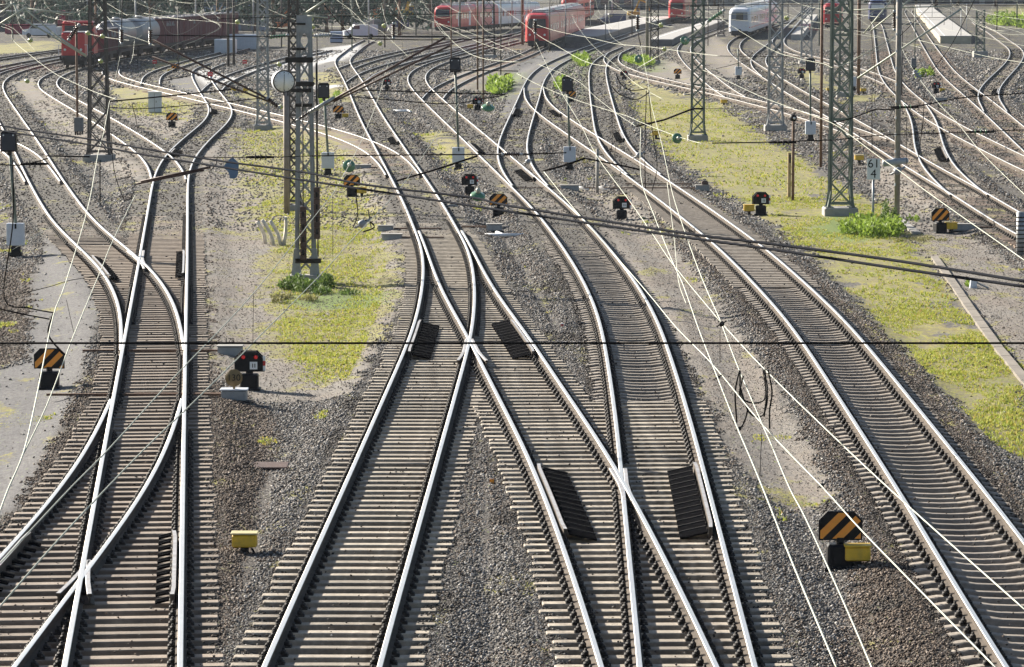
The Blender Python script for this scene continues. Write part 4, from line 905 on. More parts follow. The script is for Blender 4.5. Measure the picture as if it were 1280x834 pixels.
lattice('rusty dark lattice mast with wide legs left of the red regional train', 611, 72, 1.2, .85, 11.5, 'darkmast', leg=.16)
lattice('green mast on a pale block in front of the long right platform', 1225, 72, .85, .8, 5.2, 'green', found=1.5, fh=.7)
lattice('dark lattice mast left of the white express train', 901, 46, .8, .7, 11, 'darkmast')
post('rusty_column', 'brown steel column left beside the red regional train', 'pole', 653, 57, 11, .18, 'rust')
lattice('slim lattice mast behind the signal and the small weeds at upper right', 1008, 80, 1.0, .9, 11, 'steel')
post('steel_pole', 'left pole of the dark pole pair before the dark red open wagons', 'pole', 285.5, 85, 11, .13, 'darkmast'); post('steel_pole', 'right pole of the dark pole pair before the dark red open wagons', 'pole', 292.5, 83, 11, .13, 'darkmast')
for px, py, h, r, m, lb in ((245, 63, 9, .08, 'steel', 'thin pale pole before the dark red open wagons'), (196, 30, 11, .1, 'green', 'far green pole behind the tank wagons'), (262, 30, 11, .1, 'green', 'far green pole left of the blue building'), (317, 60, 10, .1, 'steel', 'grey pole left of the lattice mast at the blue building'), (564, 82, 9, .07, 'rust', 'thin brown pole by the signal at top centre'), (597, 113, 9.5, .07, 'rust', 'thin brown pole left of the bright weeds'), (604, 130, 8, .06, 'rust', 'second thin brown pole left of the bright weeds'), (575, 45, 9, .14, 'green', 'green pole before the red railcar'), (626, 95, 8.5, .06, 'darkmast', 'thin dark pole before the white railcar'), (687, 65, 7, .07, 'darkmast', 'thin pole by the red regional train flank'), (707, 58, 6, .07, 'steel', 'pale pole by the red regional train rear'),
   (738, 40, 6, .06, 'steel', 'pale lamp pole on the left platform'), (757, 52, 5, .06, 'steel', 'second pale pole by the left platform'), (765, 26, 6, .07, 'white', 'white pole on the left platform end'), (885, 58, 6, .06, 'darkmast', 'thin dark pole by the green mast'), (1166, 83, 0.1, .05, 'green', 'short pipe'), (1208, 50, 5, .05, 'steel', 'thin pale pole before the platform end'), (1201, 55, 4.5, .05, 'steel', 'second thin pole before the platform end'), (1271, 35, 9, .12, 'green', 'green pole by the grassy bank at the right edge'), (1130, 20, 8, .09, 'green', 'far green pole left of the long platform'), (440, 66, 11, .09, 'green', 'far green pole behind the pale deck'), (415, 42, 9, .09, 'steel', 'far grey pole by the red container'), (540, 63, 8, .05, 'darkmast', 'thin dark pole left of the red railcar'), (1014, 66, 8, .1, 'steel', 'grey pole by the small platform tip'), (1127, 122, 5, .05, 'darkmast', 'thin dark post beside the tall pole')):
    if h > 1: post('steel_pole', lb, 'pole', px, py, h, r, m)
# the grey channel mast with its yokes
p = at(382, 352, -.34); t = thing('channel_mast', 'big grey twin channel mast with dark yokes beside the clock', 'mast', p); PB = p; sB = 387 * .11
top = (352 - 10) / sB
for sx in (-1, 1):
    mb = MB(); a, b = (sx * .265, 0, .0), (sx * .165, 0, top)
    mb.bar(a, b, .075, .02); mb.bar(Vector(a) + Vector((sx * .03, .045, 0)), Vector(b) + Vector((sx * .03, .045, 0)), .02, .08); mb.bar(Vector(a) + Vector((-sx * .03, .045, 0)), Vector(b) + Vector((-sx * .03, .045, 0)), .02, .08)
    mb.prism([(sx * .28 - .17, 0), (sx * .28 + .17, 0), (sx * .27 + .07, 1.0), (sx * .27 - .07, 1.0)], -.06, .16); l = mb.build('leg', 'steel', t); fixnormals(l)
mb = MB(); n = 13; x = lambda z: .265 - .1 * z / top
for i in range(n):
    za, zb = .25 + (top - .4) * i / n, .25 + (top - .4) * (i + 1) / n; mb.bar((-x(za), .06, za), (x(zb), .06, zb), .015, .06); mb.bar((x(za), .08, za), (-x(zb), .08, zb), .015, .06)
mb.build('bracing', 'steel', t)
mb = MB(); mb.box((0, -.02, top - .25), (.46, .03, .55)); mb.build('top_plate', 'steel', t)
for yy, x0, x1, hh in ((325, 369, 402, .14), (105, 365, 391, .12), (66, 358, 393, .16), (97, 371, 394, .14), (124, 370, 392, .1), (52, 366, 384, .08), (20, 366, 384, .06)):
    z = (352 - yy) / sB; mb = MB(); mb.box(((x0 + x1) / 2 / sB - 382 / sB, -.09, z), ((x1 - x0) / sB, .06, hh)); mb.box(((x0 + x1) / 2 / sB - 382 / sB, .2, z), ((x1 - x0) / sB, .06, hh * .8)); mb.build('yoke', 'iron', t)
mb = MB(); mb.box((0, .05, .05), (.95, .5, .3)); mb.build('foundation', 'concrete', t)
for x0, x1, ya, yb, yt, lb in ((376, 384, 254, 323, 110, 'left stack of dark tension weights hanging inside the grey channel mast'), (394, 401.5, 229, 296, 70, 'right stack of dark tension weights hanging beside the grey channel mast')):
    cx = ((x0 + x1) / 2 - 382) / sB; w_ = (x1 - x0) / sB; za, zb = (352 - yb) / sB, (352 - ya) / sB
    t = thing('tension_weight', lb, 'weight', PB + Vector((cx, -.24, za)), 0, 'tension weights of the clock mast'); mb = MB(); k = 9
    for i in range(k): mb.box((0, 0, (zb - za) * (i + .5) / k), (w_, .2, (zb - za) / k * .95), ch=.008)
    mb.build('weights', 'rustdark', t); mb = MB(); mb.tube([(0, 0, 0), (0, 0, (352 - yt) / sB - za)], .02, 6); mb.build('rod', 'iron', t)
    for i in range(4): mb = MB(); mb.box((0, -.102, (zb - za) * (i + .6) / 4.2), (w_ * .3, .01, .16)); mb.build('slot', 'black', t)
t = post('steel_pole', 'thin dark rod standing right of the grey channel mast', 'pole', 397.5, 322, 7.5, .022, 'iron')
# plants at the foot come later
# ---------------------------------------------------------------- overhead line
def wire(label, pts, z=None, Y=None, r=.009, m='wire', name='overhead_wire', cat='wire', n=5, sub=True):
    P = []
    for i, q in enumerate(pts):
        if Y is not None: P.append(atd(q[0], q[1], Y if not isinstance(Y, (list, tuple)) else Y[i]))
        else: P.append(at(q[0], q[1], z[i] if isinstance(z, (list, tuple)) else z))
    if sub and len(P) > 2:                                   # round the corners
        Q = []; L = len(P)
        for i in range(L - 1):
            p0, p1, p2, p3 = P[max(i - 1, 0)], P[i], P[i + 1], P[min(i + 2, L - 1)]
            for s_ in (0, .25, .5, .75):
                Q.append(.5 * ((2 * p1) + (p2 - p0) * s_ + (2 * p0 - 5 * p1 + 4 * p2 - p3) * s_ ** 2 + (3 * p1 - p0 - 3 * p2 + p3) * s_ ** 3))
        P = Q + [P[-1]]
    mb = MB(); mb.tube(P, r * (.5 if m == 'wire' and cat == 'wire' else 1), n); o = mb.build(name, m, None, P[0]); return tag(o, label, cat, 'overhead wires' if cat == 'wire' else None)
Z = 5.6
# pale contact and messenger wires, foreground right
wire('pale wire crossing the middle curving track down to the lower right corner', [(680, 215), (715, 258), (801, 356), (846, 410), (892, 457), (955, 533), (1028, 609), (1075, 661), (1148, 736), (1250, 840)], Z, r=.011)
wire('pale wire from the red regional train past the low middle signal to the clamp', [(670, 53), (687, 89), (709, 128), (725, 154), (746, 195), (786, 250), (816, 293), (841, 330), (902, 404)], Z, r=.010)
wire('pale wire over the right foreground track, left one of three meeting above the coil', [(801, 160), (801, 220), (816, 265), (839, 323), (854, 356), (873, 410), (897, 472), (919, 528), (947, 594), (992, 707), (1048, 840)], Z + .2, r=.011)
wire('pale wire hanging steeply over the right foreground track', [(801, 58), (809, 97), (814, 130), (826, 175), (836, 221), (843, 250), (859, 298), (878, 349), (902, 404)], Z + .4, r=.010)
wire('pale wire right of the coil running to the right edge', [(902, 404), (957, 463), (1056, 559), (1137, 634), (1290, 770)], Z, r=.011)
wire('pale wire left of the large striped board, dropping past the coil', [(902, 405), (923, 460), (955, 535), (963, 553), (987, 610), (1008, 650), (1057, 758), (1093, 842)], Z - .2, r=.011)
wire('short steep pale wire beside the steep wire over the right track', [(834, 228), (843, 300), (848, 350), (858, 380)], Z + .5, r=.007)
# foreground left
wire('pale wire falling from the left lattice mast to the left edge, left one', [(137, 126), (130, 164), (123, 190), (111, 255), (83, 351), (67, 394), (45, 500), (30, 564), (10, 612), (-4, 650)], Z + .3, r=.011)
wire('pale beaded wire on the left joining its neighbour above the grey path', [(169, 244), (141, 301), (126, 338), (96, 410), (81, 448), (58, 508), (30, 566)], Z + .2, r=.010)
wire('pale wire from the upper centre past the clock mast foot to the lower left', [(487, 75), (483, 87), (472, 125), (460, 157), (447, 186), (418, 239), (403, 258), (320, 363), (221, 468), (138, 559), (86, 612), (0, 704), (-12, 716)], Z + .2, r=.010)
wire('pale wire crossing the centre track and striped board to the lower left', [(573, 129), (557, 156), (543, 173), (522, 205), (494, 243), (446, 293), (403, 341), (335, 410), (252, 493), (176, 566), (78, 669), (0, 758), (-12, 771)], Z, r=.011)
wire('pale wire from the left edge across the tracks to the left lattice mast', [(0, 33), (14, 38), (16, 50), (39, 70), (67, 91), (87, 101), (116, 114), (147, 125)], Z, r=.011)
wire('thin pale wire rising right from the left signal cabinet', [(16, 312), (92, 268), (108, 262), (172, 234), (280, 208)], Z, r=.005)
wire('thin grey wire low over the grey path', [(5, 372), (60, 359), (90, 350), (140, 343)], Z, r=.004, m='wired')
# upper middle and right
wire('pale wire from the red railcar sweeping right above the far tracks', [(543, 25), (556, 41), (574, 59), (599, 72), (634, 77), (668, 78)], 6.0, r=.013)
wire('pale wire from the red railcar down to the tall middle signal', [(549, 30), (587, 48), (615, 59), (630, 63)], 6.0, r=.012)
wire('pale wire crossing the red regional train to the grass field', [(613, 0), (656, 31), (674, 45), (697, 58), (740, 80), (795, 83)], 6.0, r=.014)
wire('pale wire from the bright weeds over the field to the dark disc', [(646, 92), (677, 108), (720, 125), (767, 140), (786, 146), (806, 155), (845, 170), (878, 180)], Z, r=.010)
wire('pale wire from the rear of the red train to the field edge', [(715, 18), (720, 30), (739, 55), (771, 83), (795, 105), (830, 125)], Z + .2, r=.010)
wire('thin pale wire crossing both middle tracks to the dark rod', [(674, 81), (720, 100), (743, 120), (771, 142), (795, 158)], Z, r=.009)
wire('pale wire from the middle platform past two masts to the right edge', [(670, 31), (696, 39), (740, 48), (771, 55), (814, 59), (864, 66), (900, 70)], 6.2, r=.014)
wire('long pale wire from behind the lattice masts to the kilometre sign and right edge', [(879, 88), (900, 97), (947, 119), (978, 131), (1009, 142), (1040, 154), (1064, 170), (1100, 197), (1126, 215), (1166, 245), (1290, 332)], Z, r=.012)
wire('pale wire from the white express train to the insulator before the tall pole', [(900, 22), (914, 32), (962, 61), (994, 72), (1030, 80), (1048, 83), (1100, 61), (1119, 47)], 6.0, r=.014)
wire('pale wire from the tall pole down right between the upper right tracks', [(1121, 48), (1132, 70), (1146, 94), (1174, 130), (1197, 154), (1228, 192), (1290, 252)], Z, r=.011)
wire('thin level pale wire across the upper right tracks', [(900, 71), (1080, 81), (1180, 82), (1290, 82)], Y=150, r=.010)
wire('pale wire from the tall pole over the platform block to the right', [(1147, 50), (1205, 64), (1240, 72), (1290, 80)], 6, r=.013)
wire('pale sagging wire at the end of the long platform', [(1200, 8), (1214, 25), (1236, 36), (1260, 39), (1290, 36)], 6.2, r=.014)
wire('pale wire sagging between station masts over the middle platform', [(762, 0), (782, 14), (798, 20), (829, 23), (861, 19), (887, 8)], 6.5, r=.016)
wire('pale wire sagging before the middle platform', [(803, 25), (821, 31), (845, 34), (876, 32), (907, 27)], 6.3, r=.014)
wire('pale wire over the white express train front', [(900, 19), (947, 14), (973, 5), (987, 0), (1002, 6), (1030, 12), (1100, 22)], 6.8, r=.015)
wire('pale wire at the top left in front of the far trees', [(180, 17), (211, 22), (242, 26)], 6.6, r=.014)
wire('slack pale wire at the top before the blue building', [(205, -2), (225, 3), (250, 4), (289, 0)], 7.2, r=.013)
wire('bent pale wire over the dark red open wagons', [(242, 15), (258, 24), (275, 33), (253, 47), (231, 56)], 6.4, r=.012)
wire('pale wire rising over the tank wagons', [(158, 27), (180, 17), (200, 2)], 6.6, r=.013)
wire('pale wire left of the left lattice mast top', [(127, 0), (145, 11), (160, 20)], 6.8, r=.012)
wire('pale wire slanting to the tank wagons', [(125, 9), (137, 25), (142, 33)], 6.6, r=.012)
wire('pale wire with beads before the tank wagons', [(108, 42), (128, 46), (156, 50), (166, 50), (177, 44)], 6.3, r=.012)
wire('pale wire crossing the diesel locomotive', [(100, 70), (108, 66), (148, 58), (180, 55)], 6.0, r=.010)
wire('pale hanging wire before the tank wagons', [(150, 70), (146, 90), (141, 108)], 5.8, r=.008)
wire('pale drop wire left of the dark insulators', [(168, 51), (166, 70), (162, 81)], 6, r=.010)
wire('pale loop wire over the construction plant', [(445, 0), (450, 10), (457, 0)], 7.4, r=.013)
wire('pale sagging wire beside the red railcar nose', [(494, 22), (508, 34), (524, 36), (541, 27)], 6.4, r=.012)
wire('pale slack wire at top centre', [(525, 2), (536, 5), (546, 3)], 7, r=.013)
wire('pale sagging wire over the red railcar roof', [(552, 0), (562, 9), (579, 16), (595, 9), (607, 0)], 6.8, r=.013)
wire('pale wire slanting from the clock mast top', [(421, 0), (440, 14), (458, 33)], 6.8, r=.012)
wire('pale wire pair joining at the far insulator, left', [(494, 0), (508, 34)], 6.8, r=.010); wire('pale wire from the railcar nose down right', [(545, 30), (552, 40), (562, 46)], 6.2, r=.010)
wire('straight pale wire over the long platform', [(1080, 24), (1180, 25), (1290, 24)], Y=190, r=.012)
wire('pale wire from the platform to the top right edge', [(1200, 6), (1240, 18), (1290, 26)], 6.6, r=.012)
# cantilever tubes (pale)
def tube(label, pts, Y, r=.028, m='wire'): return wire(label, pts, None, Y, r, m, 'cantilever_tube', 'cantilever', 8, False)
tube('thick pale tube from the left edge rising to the joint at top left', [(-5, 33), (33, 9)], 120, .03); tube('upper pale tube at the top left corner', [(-5, 20), (17, 4)], 120, .022); tube('pale tube falling right from the joint at top left', [(30, 10), (66, 41)], 120, .025)
tube('long pale tube crossing the diesel locomotive front', [(17, 5), (25, 22), (60, 42), (108, 71)], 120, .026); tube('pale level tube at top left', [(34, 11), (93, 17)], 120, .02); tube('thin pale tube above the level one at top left', [(0, 6), (12, 5), (90, 20)], 122, .012); tube('lower thick pale tube over the locomotive cab', [(64, 40), (108, 70)], 119, .032)
tube('long thick pale tube slanting across the upper right tracks', [(1072, 98), (1202, 11)], 135, .036); tube('pale tube left of the tall pole, upper', [(1080, 42), (1116, -2)], 140, .026); tube('pale tube left of the tall pole, lower', [(1088, 39), (1140, -2)], 140, .028); tube('pale tube from the tall pole down to the mast foot', [(1050, 84), (1119, 46)], 140, .016)
tube('level pale tube left of the tall pole', [(1065, 13), (1142, 9), (1190, 8)], 140, .026); tube('pale strut from the bright weeds up to the express train', [(796, 86), (845, 58), (876, 36), (907, 12)], 145, .018); tube('pale tube at the clock mast top', [(383, 16), (410, -2)], 104, .03); tube('level pale tube at the clock mast', [(384, 20), (410, 22)], 104, .02)
tube('upper dark tube from the insulators down to the clock', [(191, 50), (335, 124)], 103, .03, 'rustdark'); tube('lower dark tube from the insulators down to the clock', [(190, 71), (336, 127)], 103, .028, 'rustdark')
tube('upper dark tube rising right from the channel mast', [(405, 131), (480, 90), (557, 47)], 104, .034, 'rustdark'); tube('lower dark tube rising right from the channel mast', [(417, 127), (490, 92), (563, 57)], 104, .03, 'rustdark'); tube('grey foot of the dark double tube at the channel mast', [(386, 141), (418, 122)], 104, .05, 'steel')
tube('dark rod over the centre track below the tall middle signal', [(496, 226), (545, 212), (597, 195)], 66, .018, 'wired'); tube('dark rod left of the concrete stub', [(679, 214), (705, 207), (731, 198)], 68, .02, 'wired'); tube('curved dark rod at the foot of the green mast in the field', [(795, 158), (830, 150), (861, 138), (868, 136), (879, 136)], 86, .022, 'wired'); tube('dark rod continuing from the middle clamp', [(731, 198), (752, 202), (800, 212)], 68, .016, 'wired')
tube('upper dark rod of a pair before the switch on the left', [(176, 227), (263, 209)], 62, .02, 'rustdark'); tube('lower dark rod of a pair before the switch on the left', [(170, 230), (255, 213)], 62, .018, 'rustdark')
# dark span wires
dw = lambda label, pts, Y, r=.012: wire(label, pts, None, Y, r, 'wired')
for i, (pts, Y, r, lb) in enumerate((
 ([(189, 44), (260, 45), (333, 46), (396, 45), (560, 46)], 110, .016, 'dark level span wire between the insulators and the clock mast'), ([(413, 48), (560, 50), (640, 45)], 110, .016, 'second dark span wire right of the clock mast'), ([(0, 33), (100, 30), (200, 26), (366, 21), (485, 19), (640, 15), (900, 6), (1290, 7)], 140, .012, 'long dark span wire along the top of the view'), ([(640, 17), (760, 12), (900, 7)], 150, .012, 'dark span wire above the red regional train'),
 ([(447, 112.5), (560, 116), (632, 118)], 100, .018, 'dark span wire over the tracks left of the bright weeds'), ([(440, 121), (500, 126), (560, 130), (602, 124), (625, 120)], 98, .014, 'lower dark span wire left of the bright weeds'), ([(135, 127), (180, 123), (230, 118), (289, 112)], 98, .02, 'dark span wire from the left lattice mast over the cabinet'), ([(136, 134), (178, 136), (267, 129), (325, 123)], 98, .012, 'lower dark span wire over the small striped board'),
 ([(390, 195), (540, 193.5), (640, 193), (708, 191)], 76, .014, 'black level wire through the large insulator at centre'), ([(248, 196.5), (313, 197), (390, 195)], 76, .009, 'black level wire with spiked insulator by the clock mast'), ([(58, 195), (112, 196)], 76, .016, 'short black wire at the left lattice mast'), ([(0, 206), (30, 206), (60, 198)], 75, .014, 'black wire with spikes at the left signal post'),
 ([(1039, 154), (1064, 148), (1094, 137), (1110, 137), (1156, 131), (1205, 122), (1290, 116)], 95, .016, 'dark rod wire from the nearest green mast to the right edge'), ([(1039, 176), (1070, 172), (1106, 169), (1216, 165), (1290, 162)], 90, .012, 'dark level wire with spiked insulator at the right'), ([(890, 179), (950, 178), (1010, 176), (1040, 175)], 85, .014, 'dark level wire from the field disc to the green mast'), ([(540, 87), (590, 88), (648, 89)], 120, .016, 'dark rod before the striped board by the weeds'), ([(880, 136), (1000, 136), (1038, 135)], 92, .006, 'thin dark wire behind the field'), ([(897, 70), (960, 71), (1010, 71)], 150, .012, 'dark wire before the express train'), ([(895, 86), (920, 80), (945, 72)], 130, .01, 'thin dark rod left of the express train'), ([(1120, 22), (1200, 22), (1290, 20)], 170, .012, 'dark wire over the long platform'), ([(1080, 2), (1180, 3), (1290, 3)], 180, .02, 'upper dark beam wire over the long platform'), ([(1125, 45), (1171, 0)], 130, .012, 'dark slanting wire left of the long platform'), ([(1160, 95), (1190, 55), (1218, 0)], 120, .012, 'dark slanting wire crossing the long platform'), ([(400, 0), (420, 24), (437, 43), (445, 52)], 110, .012, 'dark slanting wire by the clock mast top'), ([(333, 45), (345, 36), (360, 25)], 110, .01, 'dark slanting wire at the grey mast left of the clock'), ([(203, 101), (240, 94)], 100, .012, 'dark rod over the left tracks'), ([(16, 200), (16, 280), (5, 372), (36, 385), (67, 391)], 40, .008, 'slack black cable low at the left edge'), ([(-5, 385), (30, 393), (62, 399)], 40, .008, 'second slack black cable at the left edge'), ([(67, 391), (60, 415), (68, 430), (82, 444)], 38, .010, 'black cable loop above the left striped board'),
 ([(-14, 429), (640, 429), (1296, 429)], 24.2, .0075, 'near black cable stretched level across the whole view'))):
    dw(lb, pts, Y, r)
up = [(-40, 149), (22, 161), (112, 174), (180, 186), (280, 202), (378, 215), (456, 231), (587, 246.6), (640, 258), (859, 292), (960, 304.5), (1121, 326), (1300, 355)]
lo = [(-40, 156), (23, 167), (112, 181), (180, 193.5), (277, 209), (378, 225), (496, 243), (640, 265), (859, 297), (960, 311), (1124, 336), (1300, 361)]
wire('upper one of the two thick dark cables slanting across the whole view', up, 7.2, r=.0095, m='cablegrey', n=8); wire('lower one of the two thick dark cables slanting across the whole view', lo, 7.15, r=.0095, m='cablegrey', n=8)
# hanging loops and drop wires
for pts, Y, r, lb in (([(765, 108), (773, 117), (787, 123), (798, 124), (811, 116)], 95, .014, 'lower black cable loop over the field corner'), ([(770, 92), (776, 105), (789, 113), (809, 111)], 95, .013, 'upper black cable loop over the field corner'), ([(808, 113), (806, 190), (807, 236)], 90, .011, 'left dark drop wire over the right foreground track'), ([(811, 113), (815, 162), (821.5, 207), (815, 239)], 90, .011, 'right dark drop wire over the right foreground track'), ([(765, 140), (765, 180), (762, 195)], 85, .008, 'dark drop wire over the far middle track'), ([(770, 179), (768, 195), (766, 205)], 85, .007, 'short dark drop wire over the far middle track'), ([(416, 244), (416, 325)], 60, .004, 'thin dropper right of the clock mast'), ([(900, 412), (900, 454)], 30.5, .003, 'thin dropper by the wire clamp'), ([(952, 541), (950, 595)], 29, .003, 'thin dropper below the coil'), ([(1239, 110), (1240, 130), (1224, 150)], 110, .008, 'thin dark wire by the right edge tracks'), ([(1087, 20), (1094, 95), (1093, 130)], 120, .01, 'dark drop wire before the blue locomotive'), ([(1155, 115), (1154, 150), (1147, 200)], 100, .012, 'dark drop wire over the short connecting track'), ([(1090, 120), (1090, 190)], 95, .010, 'dark drop wire before the kilometre sign'), ([(1133, 140), (1133, 205)], 90, .006, 'thin drop wire right of the tall pole'), ([(125, 200), (125, 257)], 60, .010, 'dark drop wire under the left mast'), ([(139, 165), (143, 215), (156, 252)], 60, .007, 'slanting dark drop wire under the left mast'), ([(165, 130), (170, 150), (173, 165)], 80, .007, 'thin drop wire beside the pale cabinet'), ([(317, 365), (316, 428)], 40, .003, 'thin dropper over the sandy path'), ([(83, 375), (92, 415)], 38, .003, 'thin dropper over the grey path'), ([(445, 245), (447, 268), (441, 285)], 62, .010, 'bent dark wire at the centre section insulator'), ([(460, 262), (464, 285)], 62, .008, 'short dark wire at the centre section insulator'), ([(443, 285), (452, 278), (460, 276), (468, 284), (454, 290)], 62, .014, 'dark loop fitting right of the clock mast')):
    dw(lb, pts, Y, r)
P0 = atd(924, 462, 30.3); t = thing('cable_coil', 'black cable loops hanging from the wires over the sandy strip', 'cable', P0)
for pts in ([(924.5, 463), (919, 490), (921, 528)], [(925, 464), (926, 491), (934, 511), (930, 528), (924, 536)], [(929, 470), (925, 495), (942, 504), (957, 496), (954, 462)], [(924, 480), (936, 515), (952, 520), (959, 500), (956, 462)], [(952, 460), (959, 483), (955, 521)], [(960, 462), (965, 490), (962, 513), (962, 536)]):
    P = [atd(x, y, 30.3 + random.uniform(-.1, .1)) for x, y in pts]; Q = []
    for i in range(len(P) - 1):
        p0, p1, p2, p3 = P[max(i - 1, 0)], P[i], P[i + 1], P[min(i + 2, len(P) - 1)]
        for s_ in (0, .2, .4, .6, .8): Q.append(.5 * ((2 * p1) + (p2 - p0) * s_ + (2 * p0 - 5 * p1 + 4 * p2 - p3) * s_ ** 2 + (3 * p1 - p0 - 3 * p2 + p3) * s_ ** 3))
    mb = MB(); mb.tube([q - P0 for q in Q + [P[-1]]], .0075, 6); mb.build('cable_loop', 'black', t)
# ---------------------------------------------------------------- insulators
def string(label, a, b, Y, rad, m, k=6, rod=None, ends='steel'):
    A, Bq = atd(*a, Y), atd(*b, Y); ax = Bq - A; L = ax.length; t = thing('insulator', label, 'insulator', A, 0, 'insulators of the overhead line')
    pr = []
    for i in range(k):
        h = L * (.08 + .84 * i / k); d = L * .84 / k; pr += [(rad * .45, h), (rad, h + d * .25), (rad, h + d * .4), (rad * .45, h + d * .7)]
    mb = MB(); mb.lathe((0, 0, 0), pr, 14, axis=ax); mb.build('sheds', m, t)
    mb = MB(); mb.lathe((0, 0, 0), [(rad * .6, -L * .06), (rad * .6, L * .09)], 10, axis=ax); mb.lathe(ax * .9, [(rad * .6, 0), (rad * .6, L * .16)], 10, axis=ax); mb.build('end_caps', ends, t)
    if rod:
        mb = MB(); mb.tube([atd(*q, Y) - A for q in rod], .022, 6); mb.build('rod', 'darkmast', t)
for x, y0, y1, rod, lb in ((669, 25, 42, ((669, 42), (669, 62)), 'black ribbed insulator before the red regional train'), (797, 20, 39, ((797, 39), (801, 58)), 'black ribbed insulator left of the middle platform mast'), (152, 36, 55, ((152, 36), (153, -10)), 'left one of two black ribbed insulators before the tank wagons'), (188, 36, 56, ((188, 36), (187, 16)), 'right one of two black ribbed insulators, at the open wagons'), (492, 29, 48, ((492, 29), (494, -10)), 'black ribbed insulator right of the construction plant'), (1118, 14, 38, ((1118, 14), (1118, -10)), 'black ribbed insulator on the tall right pole')):
    string(lb, (x, y0), (x, y1), 140, .095, 'porc', 7, rod, 'grayporc')
string('dark slanting insulator over the diesel locomotive', (86, 50), (99, 31), 118, .085, 'porc', 7); string('insulator at the left end of the dark tubes by the clock', (334, 123), (349, 135), 103, .09, 'porc', 6); string('large black and grey insulator hanging level over the middle tracks', (628, 193), (652, 193), 75, .05, 'porc', 7, ((618, 193), (662, 193)), 'grayporc')
string('pale insulator on the dark span wire at the clock mast', (394, 45), (414, 44), 106, .075, 'grayporc', 5); string('dark insulator on the strut to the express train', (885, 27), (905, 13), 140, .09, 'glass', 6); string('grey insulator on the wire beside the bright weed tuft at upper right', (1143, 89), (1150, 99), 115, .12, 'grayporc', 3); string('dark double insulator on the near tube foot', (372, 150), (398, 133), 104, .05, 'porc', 6)
string('green insulator row on the span by the far left mast', (336, 47), (360, 44), 112, .07, 'glass', 6)
for x, y, Y, lb in ((325, 196.5, 76, 'spiked dark insulator left of the clock pole'), (43, 205, 75, 'spiked dark insulator by the left signal'), (978, 178, 85, 'spiked dark insulator left of the lamp post'), (1225, 165, 90, 'spiked green insulator at the right'), (1131, 134, 95, 'spiked yellowish insulator on the tall pole')):
    s = 4500 / Y; A = atd(x - 11, y, Y); t = thing('spiked_insulator', lb, 'insulator', A, 0, 'spiked rod insulators'); L = 22 / s
    mb = MB(); mb.lathe((0, 0, 0), [(.02, -L * .3), (.028, 0), (.028, L), (.02, L * 1.3)], 8, axis=(1, 0, 0)); mb.build('rod', 'wired', t); 
    for i in range(3): mb = MB(); mb.lathe((L * (.2 + .3 * i), 0, 0), [(.03, 0), (.085, .012), (.03, .03)], 10, axis=(1, 0, 0)); mb.build('shed', 'glass' if x > 1000 else 'iron', t)
def glass_disc(label, x, y, Y, r, axis=(.15, -1, .25), m='glass'):
    p = atd(x, y, Y); t = thing('glass_insulator', label, 'insulator', p, 0, 'green glass insulator discs'); mb = MB(); mb.lathe((0, 0, 0), [(r * .35, -.02), (r * .8, -.015), (r, .02), (r * .95, .05), (r * .55, .07), (r * .3, .1)], 18, axis=axis); mb.build('glass_disc', m, t)
    mb = MB(); mb.lathe((0, 0, 0), [(r * .32, .09), (r * .3, .16), (r * .12, .18)], 10, axis=axis); mb.build('cap', 'wire', t)
for x, y, Y, r, ax, lb in ((436, 208, 64, .115, (.15, -1, .3), 'green glass disc beside the cabinet right of the clock mast'), (597, 247, 60, .13, (.1, -.5, 1), 'flat green glass disc left of the striped board in the gravel'), (610, 136, 85, .16, (.1, -.5, 1), 'large flat green glass disc by the bright weeds'), (798, 74, 130, .15, (.2, -1, .3), 'dark green glass disc at the small weeds by the platform'), (856, 51, 145, .19, (.3, -1, .4), 'green glass disc left of the green mast top'), (846, 173, 75, .11, (.2, -1, .1), 'dark glass disc at the foot of the green mast')):
    glass_disc(lb, x, y, Y, r, ax)
for x, y, lb in ((38, 51, 'yellowish glass ball at the left over the yellow grass strip'), (34, 102, 'yellowish glass ball over the left sandy ground'), (128, 46, 'yellowish glass ball right of the left lattice mast'), (110, 42, 'yellowish glass ball left of the left lattice mast'), (126, 77, 'yellowish glass ball low on the left lattice mast'), (389, 24, 'upper yellowish glass ball at the clock mast top'), (391, 34, 'middle yellowish glass ball at the clock mast top'), (388, 42, 'lower yellowish glass ball at the clock mast top'), (480, 33, 'yellowish glass ball left of the black ribbed insulator at centre'), (475, 55, 'yellowish glass ball below the construction plant'), (826, 32, 'yellowish glass ball at the middle platform mast'), (830, 62, 'yellowish glass ball at the middle platform mast foot'), (349, 81, 'yellowish glass ball in front of the clock'), (351, 134, 'yellowish glass ball at the clock pole'), (983, 23, 'green glass ball right of the express train'), (297, 28, 'yellowish glass ball over the open wagons')):
    glass_disc(lb, x, y, 110, .075, (.2, -1, .5), 'glassy')
